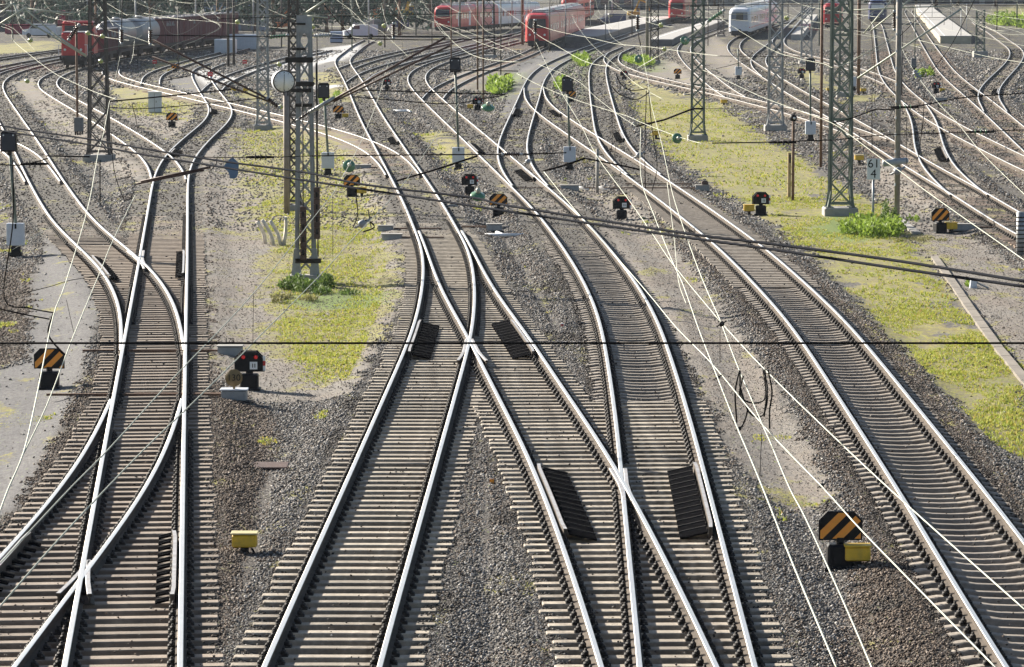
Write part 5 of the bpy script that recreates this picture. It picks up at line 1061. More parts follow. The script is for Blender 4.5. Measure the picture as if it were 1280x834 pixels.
# clamps
for x, y, Y, sz, lb in ((902, 405, 30.5, .022, 'small dark clamp joining pale wires over the right track'), (897, 472, 30, .018, 'small dark clamp on the left wire above the coil'), (924, 536, 30, .018, 'small dark clamp below the coil'), (1027, 607, 26, .016, 'small dark clamp above the large striped board'), (453, 280, 62, .07, 'grey section insulator body right of the clock mast'), (799, 194, 76, .065, 'grey clamp pulley over the right foreground track'), (660, 202, 72, .05, 'pale clamp fitting on the middle wires'), (1122, 214, 78, .08, 'grey clamp on the tall pole')):
    o = MB(); o.lathe((0, 0, 0), [(sz * .5, -sz), (sz, -sz * .6), (sz, sz * .6), (sz * .5, sz)], 10, axis=(.8, .3, .4)); o.tube([(-sz * 2, 0, -sz), (0, 0, 0), (sz * 2, 0, sz * 1.2)], sz * .3, 6); ob = o.build('wire_clamp', 'steel' if sz > .03 else 'iron', None, (0, 0, 0)); ob.location = atd(x, y, Y); tag(ob, lb, 'clamp')
# blue plate seen from behind
t = thing('blue_plate', 'small blue grey kite shaped plate hanging left of the clock mast', 'sign', atd(289, 210, 74)); mb = MB(); mb.prism([(-.17, .02), (-.05, .17), (.04, .21), (.16, .1), (.14, -.13), (.10, -.21), (-.02, -.22), (-.06, -.08)], -.012, .012); b = mb.build('plate', 'bluegrey', t); fixnormals(b)
mb = MB(); mb.tube([(.04, 0, .2), (.03, 0, .235)], .012, 6); mb.tube([(-.42, 0, -.05), (-.3, 0, .08), (-.29, 0, .22)], .012, 6); mb.build('hanger', 'iron', t)
# ---------------------------------------------------------------- trains
M_.update(trainred=mat('train_red', (.52, .03, .035), .35, 0, .05, 2), trainwhite=mat('train_white', (.68, .70, .74), .35, 0, .05, 2), traingrey=mat('train_grey', (.30, .31, .33), .5, 0, .1, 2), glassd=mat('train_glass', (.03, .04, .055), .08, 0, .1, 2, spec=.8),
 bogie=mat('bogie_dark', (.025, .023, .025), .7, 0, .2, 4), wagonred=mat('wagon_red', (.13, .045, .055), .7, 0, .18, 1.2, dirt=(.13, .05, .05), dscale=1, damt=.6), tank=mat('tank_grey', (.27, .28, .30), .45, .3, .1, 1.5, dirt=(.25, .24, .23), dscale=1), blueloco=mat('loco_blue', (.02, .035, .12), .35, 0, .05, 2), headl=mat('headlight', (.8, .8, .75), .2, 0, .02, 2), redlite=mat('train_red_pale', (.50, .09, .10), .35, 0, .08, 2),  # paler red for doors, one railcar body and the express stripe
 roofw=mat('roof_white', (.66, .66, .65), .5, 0, .08, 2), darkblue=mat('windscreen_blue', (.03, .05, .10), .1, 0, .1, 2, spec=.8))
M_.update(rimgrey=mat('wagon_load', (.26, .25, .26), .8, 0, .35, 3), redwin=mat('window_reddish', (.16, .045, .055), .15, 0, .1, 2, spec=.8), glassnarrow=mat('express_windscreen', (.16, .2, .27), .12, 0, .1, 2, spec=.8))  # reddish panes: reflections along the red train's side put into the colour
def section(w, h, z0, r):
    return [(-w / 2, z0), (w / 2, z0), (w / 2 + .03, z0 + .5), (w / 2, h - r * 1.3), (w / 2 - r * .25, h - r * .55), (w / 2 - r * .8, h - r * .12), (w / 2 - r * 1.6, h), (-w / 2 + r * 1.6, h), (-w / 2 + r * .8, h - r * .12), (-w / 2 + r * .25, h - r * .55), (-w / 2, h - r * 1.3), (-w / 2 - .03, z0 + .5)]
def loft(mb, secs, mi=0):
    n = len(secs[0][1]); vs = []; fs = []
    for y, s in secs: vs += [(a, y, b) for a, b in s]
    for i in range(len(secs) - 1):
        for j in range(n): fs.append((i * n + j, i * n + (j + 1) % n, (i + 1) * n + (j + 1) % n, (i + 1) * n + j))
    fs += [tuple(range(n))[::-1], tuple(range((len(secs) - 1) * n, len(secs) * n))]
    mb.add(vs, fs, mi)
def vehicle(name, label, cat, pos, ang, L, body, roof=None, w=2.95, h=4.1, nose=True, wins=True, win='glassd', front='glassd', group=None, doors='traingrey', skirt='traingrey', stripe=None, double=False, panto=False):
    t = thing(name, label, cat, pos, ang, group)
    mb = MB(); s = section(w, h, .75, .55)
    if nose:
        sc = lambda k, dz: [(a * k, .75 + (b - .75) * (1 - dz)) for a, b in s]
        loft(mb, [(0, sc(.80, .13)), (.25, sc(.90, .07)), (.8, sc(.98, .02)), (1.6, s), (L, s)])
    else: loft(mb, [(0, s), (L, s)])
    b = mb.build('body', body, t); fixnormals(b)
    if front == 'glassnarrow': mb = MB(); mb.box((0, -.13, 2.85), (.95, .06, 1.0)); mb.build('cab_window', 'glassd', t)
    if roof: mb = MB(); mb.box((0, L / 2 + .7, h + .02), (w * .62, L - 2.2, .14), ch=.05); [mb.box((0, y, h + .2), (w * .5, 2.2, .3), ch=.06) for y in np.arange(3, L - 2, 4.2)]; mb.build('roof', roof, t)
    if nose:
        mb = MB(); mb.prism([(-w * .36, 2.35), (w * .36, 2.35), (w * .345, 3.45), (-w * .345, 3.45)], -.10, .3); fw = mb.build('windscreen', front, t); fixnormals(fw)
        for sx in (-1, 1): mb = MB(); mb.lathe((sx * w * .30, .02, 1.55), [(.14, 0), (.14, .06), (.08, .09)], 10, axis=(0, -1, 0)); mb.build('headlight', 'headl', t)
        mb = MB(); mb.box((0, .35, .55), (w * .78, .9, .6), ch=.08); mb.box((0, -.15, .95), (.35, .5, .3), ch=.05); mb.build('coupler_skirt', 'bogie', t)
    mb = MB()
    for y in (3.2, L - 3.2): mb.box((0, y, .45), (2.2, 3.0, .55), ch=.05)
    mb.box((0, L / 2, .72), (w * .92, L - 1.0, .35)); mb.build('underframe', 'bogie', t)
    for y in (2.2, 4.2, L - 4.2, L - 2.2):
        mb = MB()
        for sx in (-.75, .75): mb.lathe((sx - .06, y, .44), [(.45, 0), (.45, .12)], 16, axis=(1, 0, 0))
        mb.build('wheelset', 'iron', t)
    if wins:
        for sx in (-1, 1):
            y = 3.2
            while y < L - 2.6:
                for z, hh in (((1.6, .75), (3.0, .75)) if double else ((2.35, .85),)):
                    mb = MB(); mb.box((sx * (w / 2 + .012), y, z + .02), (.05, 1.35, hh), ch=.012); mb.build('window', win, t)
                y += 1.9
            for y in (L * .27, L * .73):
                mb = MB(); mb.box((sx * (w / 2 + .02), y, 1.95), (.05, 1.3, 2.1), ch=.015); mb.build('door', doors, t)
    if stripe:
        mb = MB(); mb.box((0, L / 2 + .6, stripe[0]), (w + .075, L - 1.2, .12)); 
        if nose: mb.box((0, .32, stripe[0]), (w * .94, .5, .10))
        mb.build('stripe', stripe[1], t)
    if panto:
        mb = MB(); 
        for sx in (-.5, .5): mb.tube([(sx, L * .6, h + .2), (sx * .4, L * .6 + 1.1, h + .9), (sx, L * .6, h + 1.6)], .04, 6)
        mb.bar((-.9, L * .6, h + 1.62), (.9, L * .6, h + 1.62), .08, .04); mb.build('pantograph', 'darkmast', t)
    return t
def convoy(front, back, gap, n, L, fn):
    "vehicles in a straight row from front towards back"
    f, b = at(*front), at(*back); d = (b - f); d.z = 0; d.normalize(); ang = math.atan2(-d.x, d.y)
    for i in range(n): fn(i, f + d * (i * (L + gap)), ang)
RED = 'cars of the red regional train'
convoy((671.5, 60), (722, 40), .6, 4, 26, lambda i, p, a: vehicle('railcar', ('red regional railcar with white roof facing the tracks, leading car', 'second red car behind the leading car of the red regional train', 'third red car of the red regional train', 'rearmost red car of the red regional train')[i], 'railcar', p, a, 26, 'trainred', 'roofw', h=4.15, nose=i == 0, win='redwin', doors='redlite', group=RED, panto=i == 1))
convoy((553.5, 40.5), (652, 33), .6, 4, 17, lambda i, p, a: vehicle('railcar', ('red railcar with large dark blue windscreen at top centre', 'second car, red and pale, behind the dark blue windscreen', 'white railcar car left of the brown column', 'rearmost white railcar car before the red train')[i], 'railcar', p, a, 17, ('trainred', 'redlite', 'trainwhite', 'trainwhite')[i], 'roofw', h=4.0, nose=i in (0, 2), front='darkblue', group='cars of the red and white railcar train', doors='trainwhite'))
convoy((846, 27.5), (884, 12), .6, 3, 24, lambda i, p, a: vehicle('railcar', ('bright red railcar with dark windscreen at the middle platform', 'second bright red car at the middle platform', 'last bright red car at the middle platform')[i], 'railcar', p, a, 24, 'trainred', 'traingrey', h=4.2, w=3.1, nose=i == 0, group='cars of the bright red train'))
convoy((924.5, 46.5), (985, 24), .6, 4, 25, lambda i, p, a: vehicle('express_train_car', ('white express train front with red line and two headlights', 'second white car of the express train', 'third white car of the express train', 'fourth white car of the express train')[i], 'express train', p, a, 25, 'trainwhite', 'roofw', h=4.1, w=3.1, nose=i == 0, front='glassnarrow', group='cars of the white express train', stripe=(1.35, 'redlite'), doors='trainwhite'))
convoy((712, 30), (772, 10), .6, 3, 25, lambda i, p, a: vehicle('railcar', ('red double deck coach behind the red regional train', 'second red double deck coach farther back', 'third red double deck coach farther back')[i], 'railcar', p, a, 25, 'trainred', 'roofw', h=4.6, nose=i == 0, double=True, group='red double deck coaches', front='darkblue'))
def single(px, py, qx, qy, **k):
    f, b = at(px, py), at(qx, qy); d = b - f; return vehicle(pos=f, ang=math.atan2(-d.x, d.y), **k)
single(1040, 36, 1052, 18, name='locomotive', label='red electric locomotive right of the small platform tip', cat='locomotive', L=19, body='trainred', roof='traingrey', wins=False, w=3.1, h=4.0, panto=True)
single(1097, 29, 1099, 18, name='locomotive', label='dark blue locomotive at the head of the straight right track', cat='locomotive', L=19, body='blueloco', roof='traingrey', wins=False, w=3.3, h=4.1, front='trainwhite')
# freight train along its track
def on_track(key, y):
    k = kt(key, y); return Vector((xt(key, y), y, 0)), -math.atan(k)
def freight(name, label, y, L, kind):
    p, a = on_track('F', y); t = thing(name, label, 'wagon' if kind != 'loco' else 'locomotive', p, a, 'wagons of the freight train' if kind != 'loco' else None)
    mb = MB(); mb.box((0, L / 2, .98), (2.6, L - .8, .3)); mb.box((0, .2, .95), (2.5, .25, .5)); 
    for sx in (-.87, .87): mb.lathe((sx, .1, 1.0), [(.06, 0), (.06, .3), (.2, .32), (.2, .38)], 10, axis=(0, -1, 0))
    for y_ in (2.3, L - 2.3): mb.box((0, y_, .55), (2.0, 2.6, .5))
    mb.build('underframe', 'bogie', t)
    for y_ in (1.6, 3.2, L - 3.2, L - 1.6):
        mb = MB()
        for sx in (-.75, .75): mb.lathe((sx - .06, y_, .44), [(.45, 0), (.45, .12)], 14, axis=(1, 0, 0))
        mb.build('wheelset', 'iron', t)
    if kind == 'loco':
        mb = MB(); mb.box((0, 2.8, 2.2), (2.2, 5.2, 2.3), ch=.12); mb.box((0, 10.8, 2.15), (2.2, 6.8, 2.2), ch=.12); mb.build('hood', 'trainred', t)
        mb = MB(); mb.box((0, 6.3, 2.75), (3.0, 2.4, 3.2), ch=.15); cb = mb.build('cab', 'trainred', t)
        mb = MB(); mb.box((0, 5.09, 3.6), (2.5, .04, .7)); mb.build('window', 'glassd', cb)
        mb = MB(); mb.box((0, 2.8, 3.38), (2.0, 4.8, .1)); mb.box((0, 10.8, 3.28), (2.0, 6.4, .1)); mb.build('hood_top', 'traingrey', t)
        mb = MB(); mb.bar((-1.35, .3, 1.2), (-1.35, .3, 2.2), .05); mb.bar((1.35, .3, 1.2), (1.35, .3, 2.2), .05); mb.bar((-1.35, .3, 2.2), (1.35, .3, 2.2), .05); mb.build('railing', 'white', t)
        for sx in (-.75, .75): mb = MB(); mb.lathe((sx, .15, 1.75), [(.12, 0), (.12, .08)], 10, axis=(0, -1, 0)); mb.build('headlight', 'headl', t)
    elif kind == 'tank':
        mb = MB(); r = 1.45; mb.lathe((0, .7, 2.65), [(.3, -.25), (1.0, -.12), (1.35, .1), (r, .5), (r, L - 1.9), (1.35, L - 1.5), (1.0, L - 1.28), (.3, L - 1.15)], 28, axis=(0, 1, 0)); tk = mb.build('tank', 'tank', t)
        mb = MB(); mb.lathe((0, L / 2, 4.0), [(.35, 0), (.35, .3), (.2, .36)], 14); mb.box((0, L / 2, 4.2), (.9, 4, .05)); mb.build('dome_walkway', 'traingrey', tk)
        for y_ in np.arange(2.2, L - 1, 2.6): mb = MB(); mb.lathe((0, y_, 2.65), [(r + .015, 0), (r + .015, .14)], 28, axis=(0, 1, 0)); mb.build('band', 'traingrey', tk)
    else:
        hh = 2.75 if kind == 'gondola' else 2.2; mb = MB()
        for sx in (-1.38, 1.38): mb.box((sx, L / 2, 1.15 + hh / 2), (.08, L - .8, hh))
        for y_ in (.4, L - .4): mb.box((0, y_, 1.15 + hh / 2), (2.7, .08, hh))
        mb.box((0, L / 2, 1.2), (2.7, L - .8, .1)); mb.build('body', 'wagonred', t)
        mb = MB()
        for y_ in np.arange(.9, L - .5, 1.25):
            for sx in (-1.45, 1.45): mb.box((sx, y_, 1.15 + hh / 2), (.09, .16, hh))
        for sx in (-1, 0, 1): mb.box((sx, .33, 1.15 + hh / 2), (.16, .08, hh))
        mb.build('ribs', 'wagonred', t); mb = MB()
        for sx in (-1.4, 1.4): mb.box((sx, L / 2, 1.18 + hh), (.2, L - .6, .12))
        mb.build('top_rim', 'rimgrey', t); mb = MB()
        for q in range(26): mb.lathe((random.uniform(-1, 1), .9 + (L - 1.8) * q / 26, 1.0 + hh), [(.75, -.7), (.55, -.1), (.2, .12 + random.random() * .15)], 7)
        ld = mb.build('scrap_load', 'rimgrey', t)
y = 339.0
for kind, L, lb in (('loco', 14.5, 'red diesel locomotive heading the freight train behind the left lattice mast'), ('open', 13, 'dark red open wagon right behind the diesel locomotive'), ('tank', 14, 'first grey tank wagon of the freight train'), ('tank', 14, 'second grey tank wagon, next to the dark red open wagons'), ('gondola', 14, 'first high dark red open wagon right of the tank wagons'), ('gondola', 14, 'second high dark red open wagon of the freight train'), ('gondola', 14, 'third high dark red open wagon of the freight train'), ('gondola', 14, 'rearmost high dark red open wagon of the freight train')):
    freight({'loco': 'locomotive', 'tank': 'tank_wagon'}.get(kind, 'open_wagon'), lb, y, L, kind); y += L + 1.0
# ---------------------------------------------------------------- platforms
M_.update(platop=mat('platform_top', (.36, .35, .335), .85, 0, .1, .8, dirt=(.33, .32, .30), dscale=.6), platyel=mat('platform_side_lit', (.42, .37, .27), .85, 0, .15, 1), platdark=mat('platform_side_shaded', (.16, .155, .15), .85, 0, .2, 1))  # side walls: sunlit and shaded tone put into separate colours
def platform(key, lo_, hi_, y0, y1, label, side, hgt=.55):
    Y0, Y1 = Yp(y0), Yp(y1); Y1 = min(Y1, TR[key]['Y'][-1] + 60); ysr = np.linspace(Y0, Y1, 30); a = []; b = []
    for y in ysr:
        k = kt(key, min(y, TR[key]['Y'][-1])); X = xt(key, y)
        if y > TR[key]['Y'][-1]: X += k * (y - TR[key]['Y'][-1])
        s = math.sqrt(1 + k * k); a.append((X + lo_ / s, y)); b.append((X + hi_ / s, y))
    p = Vector((*a[0], -.3)); t = thing('platform', label, 'platform', p)
    def slab(A, Bq, z0, z1, nm, m):
        vs = []; fs = []
        for (ax, ay), (bx, by) in zip(A, Bq): vs += [(ax, ay, z0), (bx, by, z0), (bx, by, z1), (ax, ay, z1)]
        n = len(A)
        for i in range(n - 1):
            for j in range(4): fs.append((i * 4 + j, i * 4 + (j + 1) % 4, i * 4 + 4 + (j + 1) % 4, i * 4 + 4 + j))
        fs += [(3, 2, 1, 0), tuple(range(n * 4 - 4, n * 4))]; mb = MB(); mb.add(vs, fs); o = mb.build(nm, m, t, p); fixnormals(o)
    ins = lambda A, Bq, d: [(x + d * (1 if bx > x else -1), y) for (x, y), (bx, by) in zip(A, Bq)]
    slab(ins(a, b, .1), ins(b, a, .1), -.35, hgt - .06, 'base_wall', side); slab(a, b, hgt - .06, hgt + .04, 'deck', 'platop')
    slab(ins(a, b, .6), ins(a, b, .75), hgt + .035, hgt + .046, 'white_line', 'white')
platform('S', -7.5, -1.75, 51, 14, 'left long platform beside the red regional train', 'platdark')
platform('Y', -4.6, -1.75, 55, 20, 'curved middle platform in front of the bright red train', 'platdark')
platform('E', 1.75, 6.0, 52, 1, 'long right platform with sunlit yellow in its side wall colour', 'platyel', .7)
for q, lb in (([(989, 43), (1003, 43), (1022, 18), (1011, 18)], 'small pale platform tip left of the red locomotive'),):
    P = [at(x, y, .5) for x, y in q]; t = thing('platform', lb, 'platform', P[0] - Vector((0, 0, .8))); mb = MB(); mb.add([(v.x, v.y, z) for z in (-.3, .5) for v in P], [(3, 2, 1, 0), (4, 5, 6, 7), (0, 1, 5, 4), (1, 2, 6, 5), (2, 3, 7, 6), (3, 0, 4, 7)]); o = mb.build('deck', 'platop', t, P[0] - Vector((0, 0, .8))); fixnormals(o)
# ---------------------------------------------------------------- plants
def leafmat(name, c0, c1, tr=.25, mid=None):
    m = bpy.data.materials.new(name); m.use_nodes = True; t = m.node_tree; b = t.nodes['Principled BSDF']; b.inputs['Roughness'].default_value = .6; b.inputs['Specular IOR Level'].default_value = .3
    g = t.nodes.new('ShaderNodeNewGeometry'); q = t.nodes.new('ShaderNodeValToRGB'); q.color_ramp.elements[0].color = (*c0, 1); q.color_ramp.elements[1].color = (*c1, 1)
    if mid: e_ = q.color_ramp.elements.new(.8); e_.color = (*mid, 1)
    t.links.new(g.outputs['Random Per Island'], q.inputs[0]); t.links.new(q.outputs[0], b.inputs['Base Color'])
    tl = t.nodes.new('ShaderNodeBsdfTranslucent'); t.links.new(q.outputs[0], tl.inputs[0]); mx = t.nodes.new('ShaderNodeMixShader'); mx.inputs[0].default_value = tr; t.links.new(b.outputs[0], mx.inputs[1]); t.links.new(tl.outputs[0], mx.inputs[2]); t.links.new(mx.outputs[0], t.nodes['Material Output'].inputs[0]); M_[name] = m
leafmat('leaf_dark', (.016, .036, .03), (.05, .085, .068)); leafmat('leaf_bright', (.12, .19, .03), (.31, .42, .075), .4); leafmat('leaf_mid', (.07, .12, .03), (.16, .23, .06), .3); leafmat('leaf_dry', (.14, .14, .06), (.30, .28, .12), .3)
def leaves(mb, cx, cy, cz, n, rx, ry, rz, size, up=0.0, rnd=None, lon=1.6):
    rnd = rnd or random
    for _ in range(n):
        while True:
            a, b, c = rnd.uniform(-1, 1), rnd.uniform(-1, 1), rnd.uniform(-1, 1)
            if a * a + b * b + c * c < 1: break
        p = Vector((cx + a * rx, cy + b * ry, cz + c * rz)); s = size * rnd.uniform(.6, 1.4)
        d = Vector((rnd.gauss(0, 1), rnd.gauss(0, 1), rnd.gauss(0, 1) + up)).normalized(); u = d.orthogonal().normalized(); q = Matrix.Rotation(rnd.uniform(0, 6.28), 3, d) @ u
        mb.add([p, p + d * s * lon * .5 + q * s * .4, p + d * s * lon, p + d * s * lon * .5 - q * s * .4], [(0, 1, 2, 3)])
def weed_patch(label, px, py, rx, ry, h, n, m, size=.09):
    p = at(px, py, GZ); t = thing('weeds', label, 'weeds', p); mb = MB()
    k = max(6, n // 130)
    for _ in range(k):
        a = random.uniform(0, 6.28); r_ = math.sqrt(random.random()); hh = h * random.uniform(.35, 1)
        leaves(mb, math.cos(a) * r_ * rx, math.sin(a) * r_ * ry, hh * .45, n // k, rx * .28, ry * .3, hh * .6, size, 1.2)
    mb.build('foliage', m, t)
weed_patch('bright green weeds around the kilometre sign', 1086, 292, 1.15, 2.4, .75, 2600, 'leaf_bright', .10)
weed_patch('small dark shrub at the foot of the tall pole', 1114, 287, .42, .8, 1.0, 900, 'leaf_mid', .07)
weed_patch('low grey green plants at the foot of the clock mast', 385, 362, .9, 1.2, .45, 1100, 'leaf_mid', .07)
weed_patch('thin grey weeds left of the clock mast foot', 362, 374, .8, 1.4, .16, 500, 'leaf_dry', .06)
weed_patch('creeping green weeds right of the clock mast foot', 425, 364, 1.0, 1.6, .18, 600, 'leaf_mid', .06)
weed_patch('bright green weeds beside the flat green disc at top centre', 624, 112, 1.0, 14, .9, 2600, 'leaf_bright', .22)
weed_patch('bright green weeds behind the tall black signal, lower part', 706, 112, .6, 11, .9, 1500, 'leaf_bright', .2)
weed_patch('bright green weeds behind the tall black signal, upper part', 727, 78, .9, 22, .9, 1800, 'leaf_bright', .26)
weed_patch('bright weeds at the foot of the middle platform mast', 800, 80, 1.4, 14, .7, 1700, 'leaf_bright', .22)
weed_patch('bright weed tuft beside the grey insulator at upper right', 1157, 97, .75, 4, .9, 900, 'leaf_bright', .16)
weed_patch('yellow green weeds by the signal right of the clock', 410, 128, .8, 6, .6, 900, 'leaf_bright', .15)
weed_patch('small green weeds by the cable trough marker', 1209, 358, .2, .5, .3, 160, 'leaf_bright', .05)
weed_patch('green bank behind the upper right tracks', 1270, 34, 1.7, 40, 2.2, 2200, 'leaf_bright', .5)
weed_patch('green weeds at the edge of the right foreground track', 1205, 548, .5, .9, .12, 320, 'leaf_bright', .035)
weed_patch('single green tuft inside the right foreground track', 1157, 541, .09, .25, .16, 90, 'leaf_bright', .03)
weed_patch('grey green weeds by the middle signal cabinet', 727, 206, .4, 1.4, .35, 300, 'leaf_dry', .07)
weed_patch('dry weeds before the tall pole and trough', 1150, 302, .9, .8, .12, 300, 'leaf_dry', .05)
weed_patch('green weeds at the right switch', 1145, 277, .3, 1.0, .3, 200, 'leaf_bright', .05)
# short grass over the grassy patches: uncountable
def grass(y0, y1, dens, hmin, hmax):
    hw = y1 * .1425 + 1; N = int(2 * hw * (y1 - y0) * dens); y = rng.uniform(y0, y1, N); x = rng.uniform(-hw, hw, N)
    g = mask(x, y, GRASS, .4); d = track_dist(x, y); nz = vnoise(x, y * .45, .45, 9) * .45 + vnoise(x, y * .45, 1.7, 8) * .55
    k = (g + (nz - .5) * 2.6 > .74) & (d > 1.9) & (rng.random(N) < .25 + nz); return x[k], y[k], rng.uniform(hmin, hmax, N)[k] * (.5 + nz[k]), d[k], g[k]
gp_ = [grass(60, 100, 170, .025, .07), grass(100, 150, 70, .03, .085), grass(150, 260, 9, .05, .12)]
x, y, hh, d, g = [np.concatenate(c) for c in zip(*gp_)]; z = ground_z(x, y, d, g) - .01; n_ = len(x); print('grass', n_)
V = np.zeros((n_, 3, 3, 3)); a = rng.uniform(0, 6.28, (n_, 3)); ln = rng.normal(0, .5, (n_, 3, 2)); wd = hh[:, None] * .28
for j in range(3):
    V[:, j, 0, 0] = -np.cos(a[:, j]) * wd[:, 0]; V[:, j, 0, 1] = -np.sin(a[:, j]) * wd[:, 0]; V[:, j, 1, 0] = np.cos(a[:, j]) * wd[:, 0]; V[:, j, 1, 1] = np.sin(a[:, j]) * wd[:, 0]
    V[:, j, 2, 0] = ln[:, j, 0] * hh; V[:, j, 2, 1] = ln[:, j, 1] * hh; V[:, j, 2, 2] = hh
V[..., 0] += x[:, None, None]; V[..., 1] += y[:, None, None]; V[..., 2] += z[:, None, None]
leafmat('grass_blade', (.20, .28, .04), (.42, .28, .10), .4, (.50, .49, .11))
m2 = np_mesh('grass', V.reshape(-1, 3), np.arange(n_ * 9).reshape(-1, 3), [M_['grass_blade']]); ob = bpy.data.objects.new('grass', m2); COL.objects.link(ob); tag(ob, 'short yellow green grass on the patches between the tracks', 'grass', None, 'stuff')
# ---------------------------------------------------------------- far trees
def tree_proto(seed, h, r, m):
    rd = random.Random(seed); cr = MB(); tk = MB(); tk.tube([(0, 0, 0), (.1, 0, h * .35), (0, .1, h * .8)], [.32, .24, .08], 7)
    for _ in range(34):
        a = rd.uniform(0, 6.28); zz = rd.uniform(.16, .95); rr = r * (1 - (abs(zz - .45) / .62) ** 2) ** .5 * rd.uniform(.35, .95)
        c = Vector((math.cos(a) * rr, math.sin(a) * rr, h * zz)); 
        if rd.random() < .4: tk.tube([(0, 0, h * max(.2, zz - .25)), c], [.10, .03], 5, cap=False)
        leaves(cr, *c, 62, r * .34, r * .34, h * .10, .42, 0, rd)
    return cr, tk
protos = []
for i in range(4):
    cr, tk = tree_proto(40 + i, 11 + i, 4.2 + .4 * i, None); protos.append((cr, tk, 11 + i))
tn = 0; first = {}
tree_rows = [(x, 36 + (i % 3) * 4, 1.0) for i, x in enumerate(range(-15, 545, 26))] + [(x, 24, 1.25) for x in range(-5, 640, 34)] + [(x, 8, 1.5) for x in (840, 872, 900, 1108, 1140, 1172, 1205, 1240, 1275)]
for i, (px_, py_, sc) in enumerate(tree_rows):
    k = random.randrange(4); p = at(px_ + random.uniform(-8, 8), py_ + random.uniform(-2, 2), -.3)
    row = 'front' if py_ >= 34 and px_ < 560 else 'rear' if px_ < 660 else 'right'
    lb = {'front': 'dark leafy tree in the front row behind the freight train and plant yard', 'rear': 'dark tall tree in the rear row along the top left of the view', 'right': 'dark tree behind the station at the top right'}[row]; grp = {'front': 'front row of dark trees', 'rear': 'rear row of dark trees', 'right': 'trees behind the station'}[row]
    t = thing('tree', lb, 'tree', p, random.uniform(0, 6.28), grp); s_ = sc * random.uniform(.85, 1.15); t.scale = (s_, s_, s_)
    if k not in first:
        c = protos[k][0].build('crown', 'leaf_dark', t); q = protos[k][1].build('trunk', 'rust', t); first[k] = (c.data, q.data)
    else:
        for nm, d_ in zip(('crown', 'trunk'), first[k]): o = bpy.data.objects.new(nm, d_); COL.objects.link(o); o.parent = t
# ---------------------------------------------------------------- far buildings and yard things
M_.update(bwall=mat('pale_blue_cladding', (.33, .42, .56), .6, 0, .08, .5), bdark=mat('dark_building', (.09, .10, .12), .7, 0, .15, .5), bgrey=mat('grey_building', (.28, .29, .31), .7, 0, .1, .5), crimson=mat('crimson_container', (.30, .03, .07), .6, 0, .15, .8), orangem=mat('machine_orange', (.65, .17, .03), .5, 0, .1, 2), yelm=mat('machine_yellow', (.55, .36, .04), .5, 0, .1, 2))
def building(label, px, py, w, d, h, m, nw=6, nf=2, name='building', rz=0):
    p = at(px, py, -.3); t = thing(name, label, 'building', p, rz); mb = MB(); mb.box((0, d / 2, h / 2), (w, d, h)); mb.build('wall', m, t); mb = MB(); mb.box((0, d / 2, h + .15), (w + .5, d + .5, .3)); mb.build('roof', 'bgrey', t)
    for f in range(nf):
        for i in range(nw):
            mb = MB(); mb.box((-w / 2 + w * (i + .5) / nw, -.03, h * (f + .55) / nf), (w / nw * .6, .1, h / nf * .45)); mb.build('window', 'glassd', t)
    mb = MB(); mb.box((w * .2, -.04, 1.2), (1.6, .12, 2.4)); mb.build('door', 'traingrey', t)
building('pale blue clad building behind the dark red open wagons', 293, 38, 9.5, 12, 9, 'bwall', 4, 3)
building('low grey hall behind the diesel locomotive', 130, 34, 13, 12, 4.2, 'bgrey', 5, 1); building('grey shed at the top left behind the yellow grass strip', 22, 40, 9, 8, 3.0, 'bdark', 4, 1)
building('dark station building at top centre behind the left platform', 770, 12, 26, 20, 9, 'bdark', 9, 3); building('dark hall behind the long right platform', 1190, 5, 44, 20, 9, 'bdark', 12, 2); building('grey station block behind the bright red train', 890, 7, 18, 18, 10, 'bgrey', 7, 3); building('grey building behind the express train', 1010, 4, 22, 18, 10, 'bdark', 8, 3)
def container(label, px, py, w, m, h=2.6, d=2.5, rz=0):
    p = at(px, py, -.3); t = thing('container', label, 'container', p, rz); mb = MB(); mb.box((0, d / 2, h / 2 + .1), (w, d, h), ch=.04); mb.build('shell', m, t); mb = MB()
    for i in range(int(w / .4)): mb.box((-w / 2 + .2 + .4 * i, -.03, h / 2 + .1), (.16, .06, h * .86))
    mb.build('ribs', m, t); mb = MB(); mb.box((0, d / 2, .05), (w * .9, d * .8, .12)); mb.build('feet', 'iron', t)
container('crimson container at top left beside the lattice mast', 79, 33, 2.2, 'crimson', 2.6); container('crimson container behind the clock mast top', 405, 24, 4.2, 'crimson'); container('grey container behind the crimson one at top left', 97, 31, 3.5, 'bgrey', 3.4); container('white container right of the blue grey plant', 452, 44, 3.4, 'trainwhite', 2.2); container('dark red flat container at the far left edge', 25, 43, 4.5, 'crimson', 1.4); container('white site container by the far left tracks', 57, 45, 4.4, 'trainwhite', 1.2); container('white slab stack on the pale deck', 281, 68, 2.4, 'trainwhite', 1.6); container('pale slab stack right of the far pole pair', 304, 63, 3.4, 'cab', 1.8); container('blue container at the yard by the clock mast', 420, 54, 1.6, 'bwall', 1.4); container('grey container by the orange machine', 473, 40, 2.4, 'traingrey', 1.8)
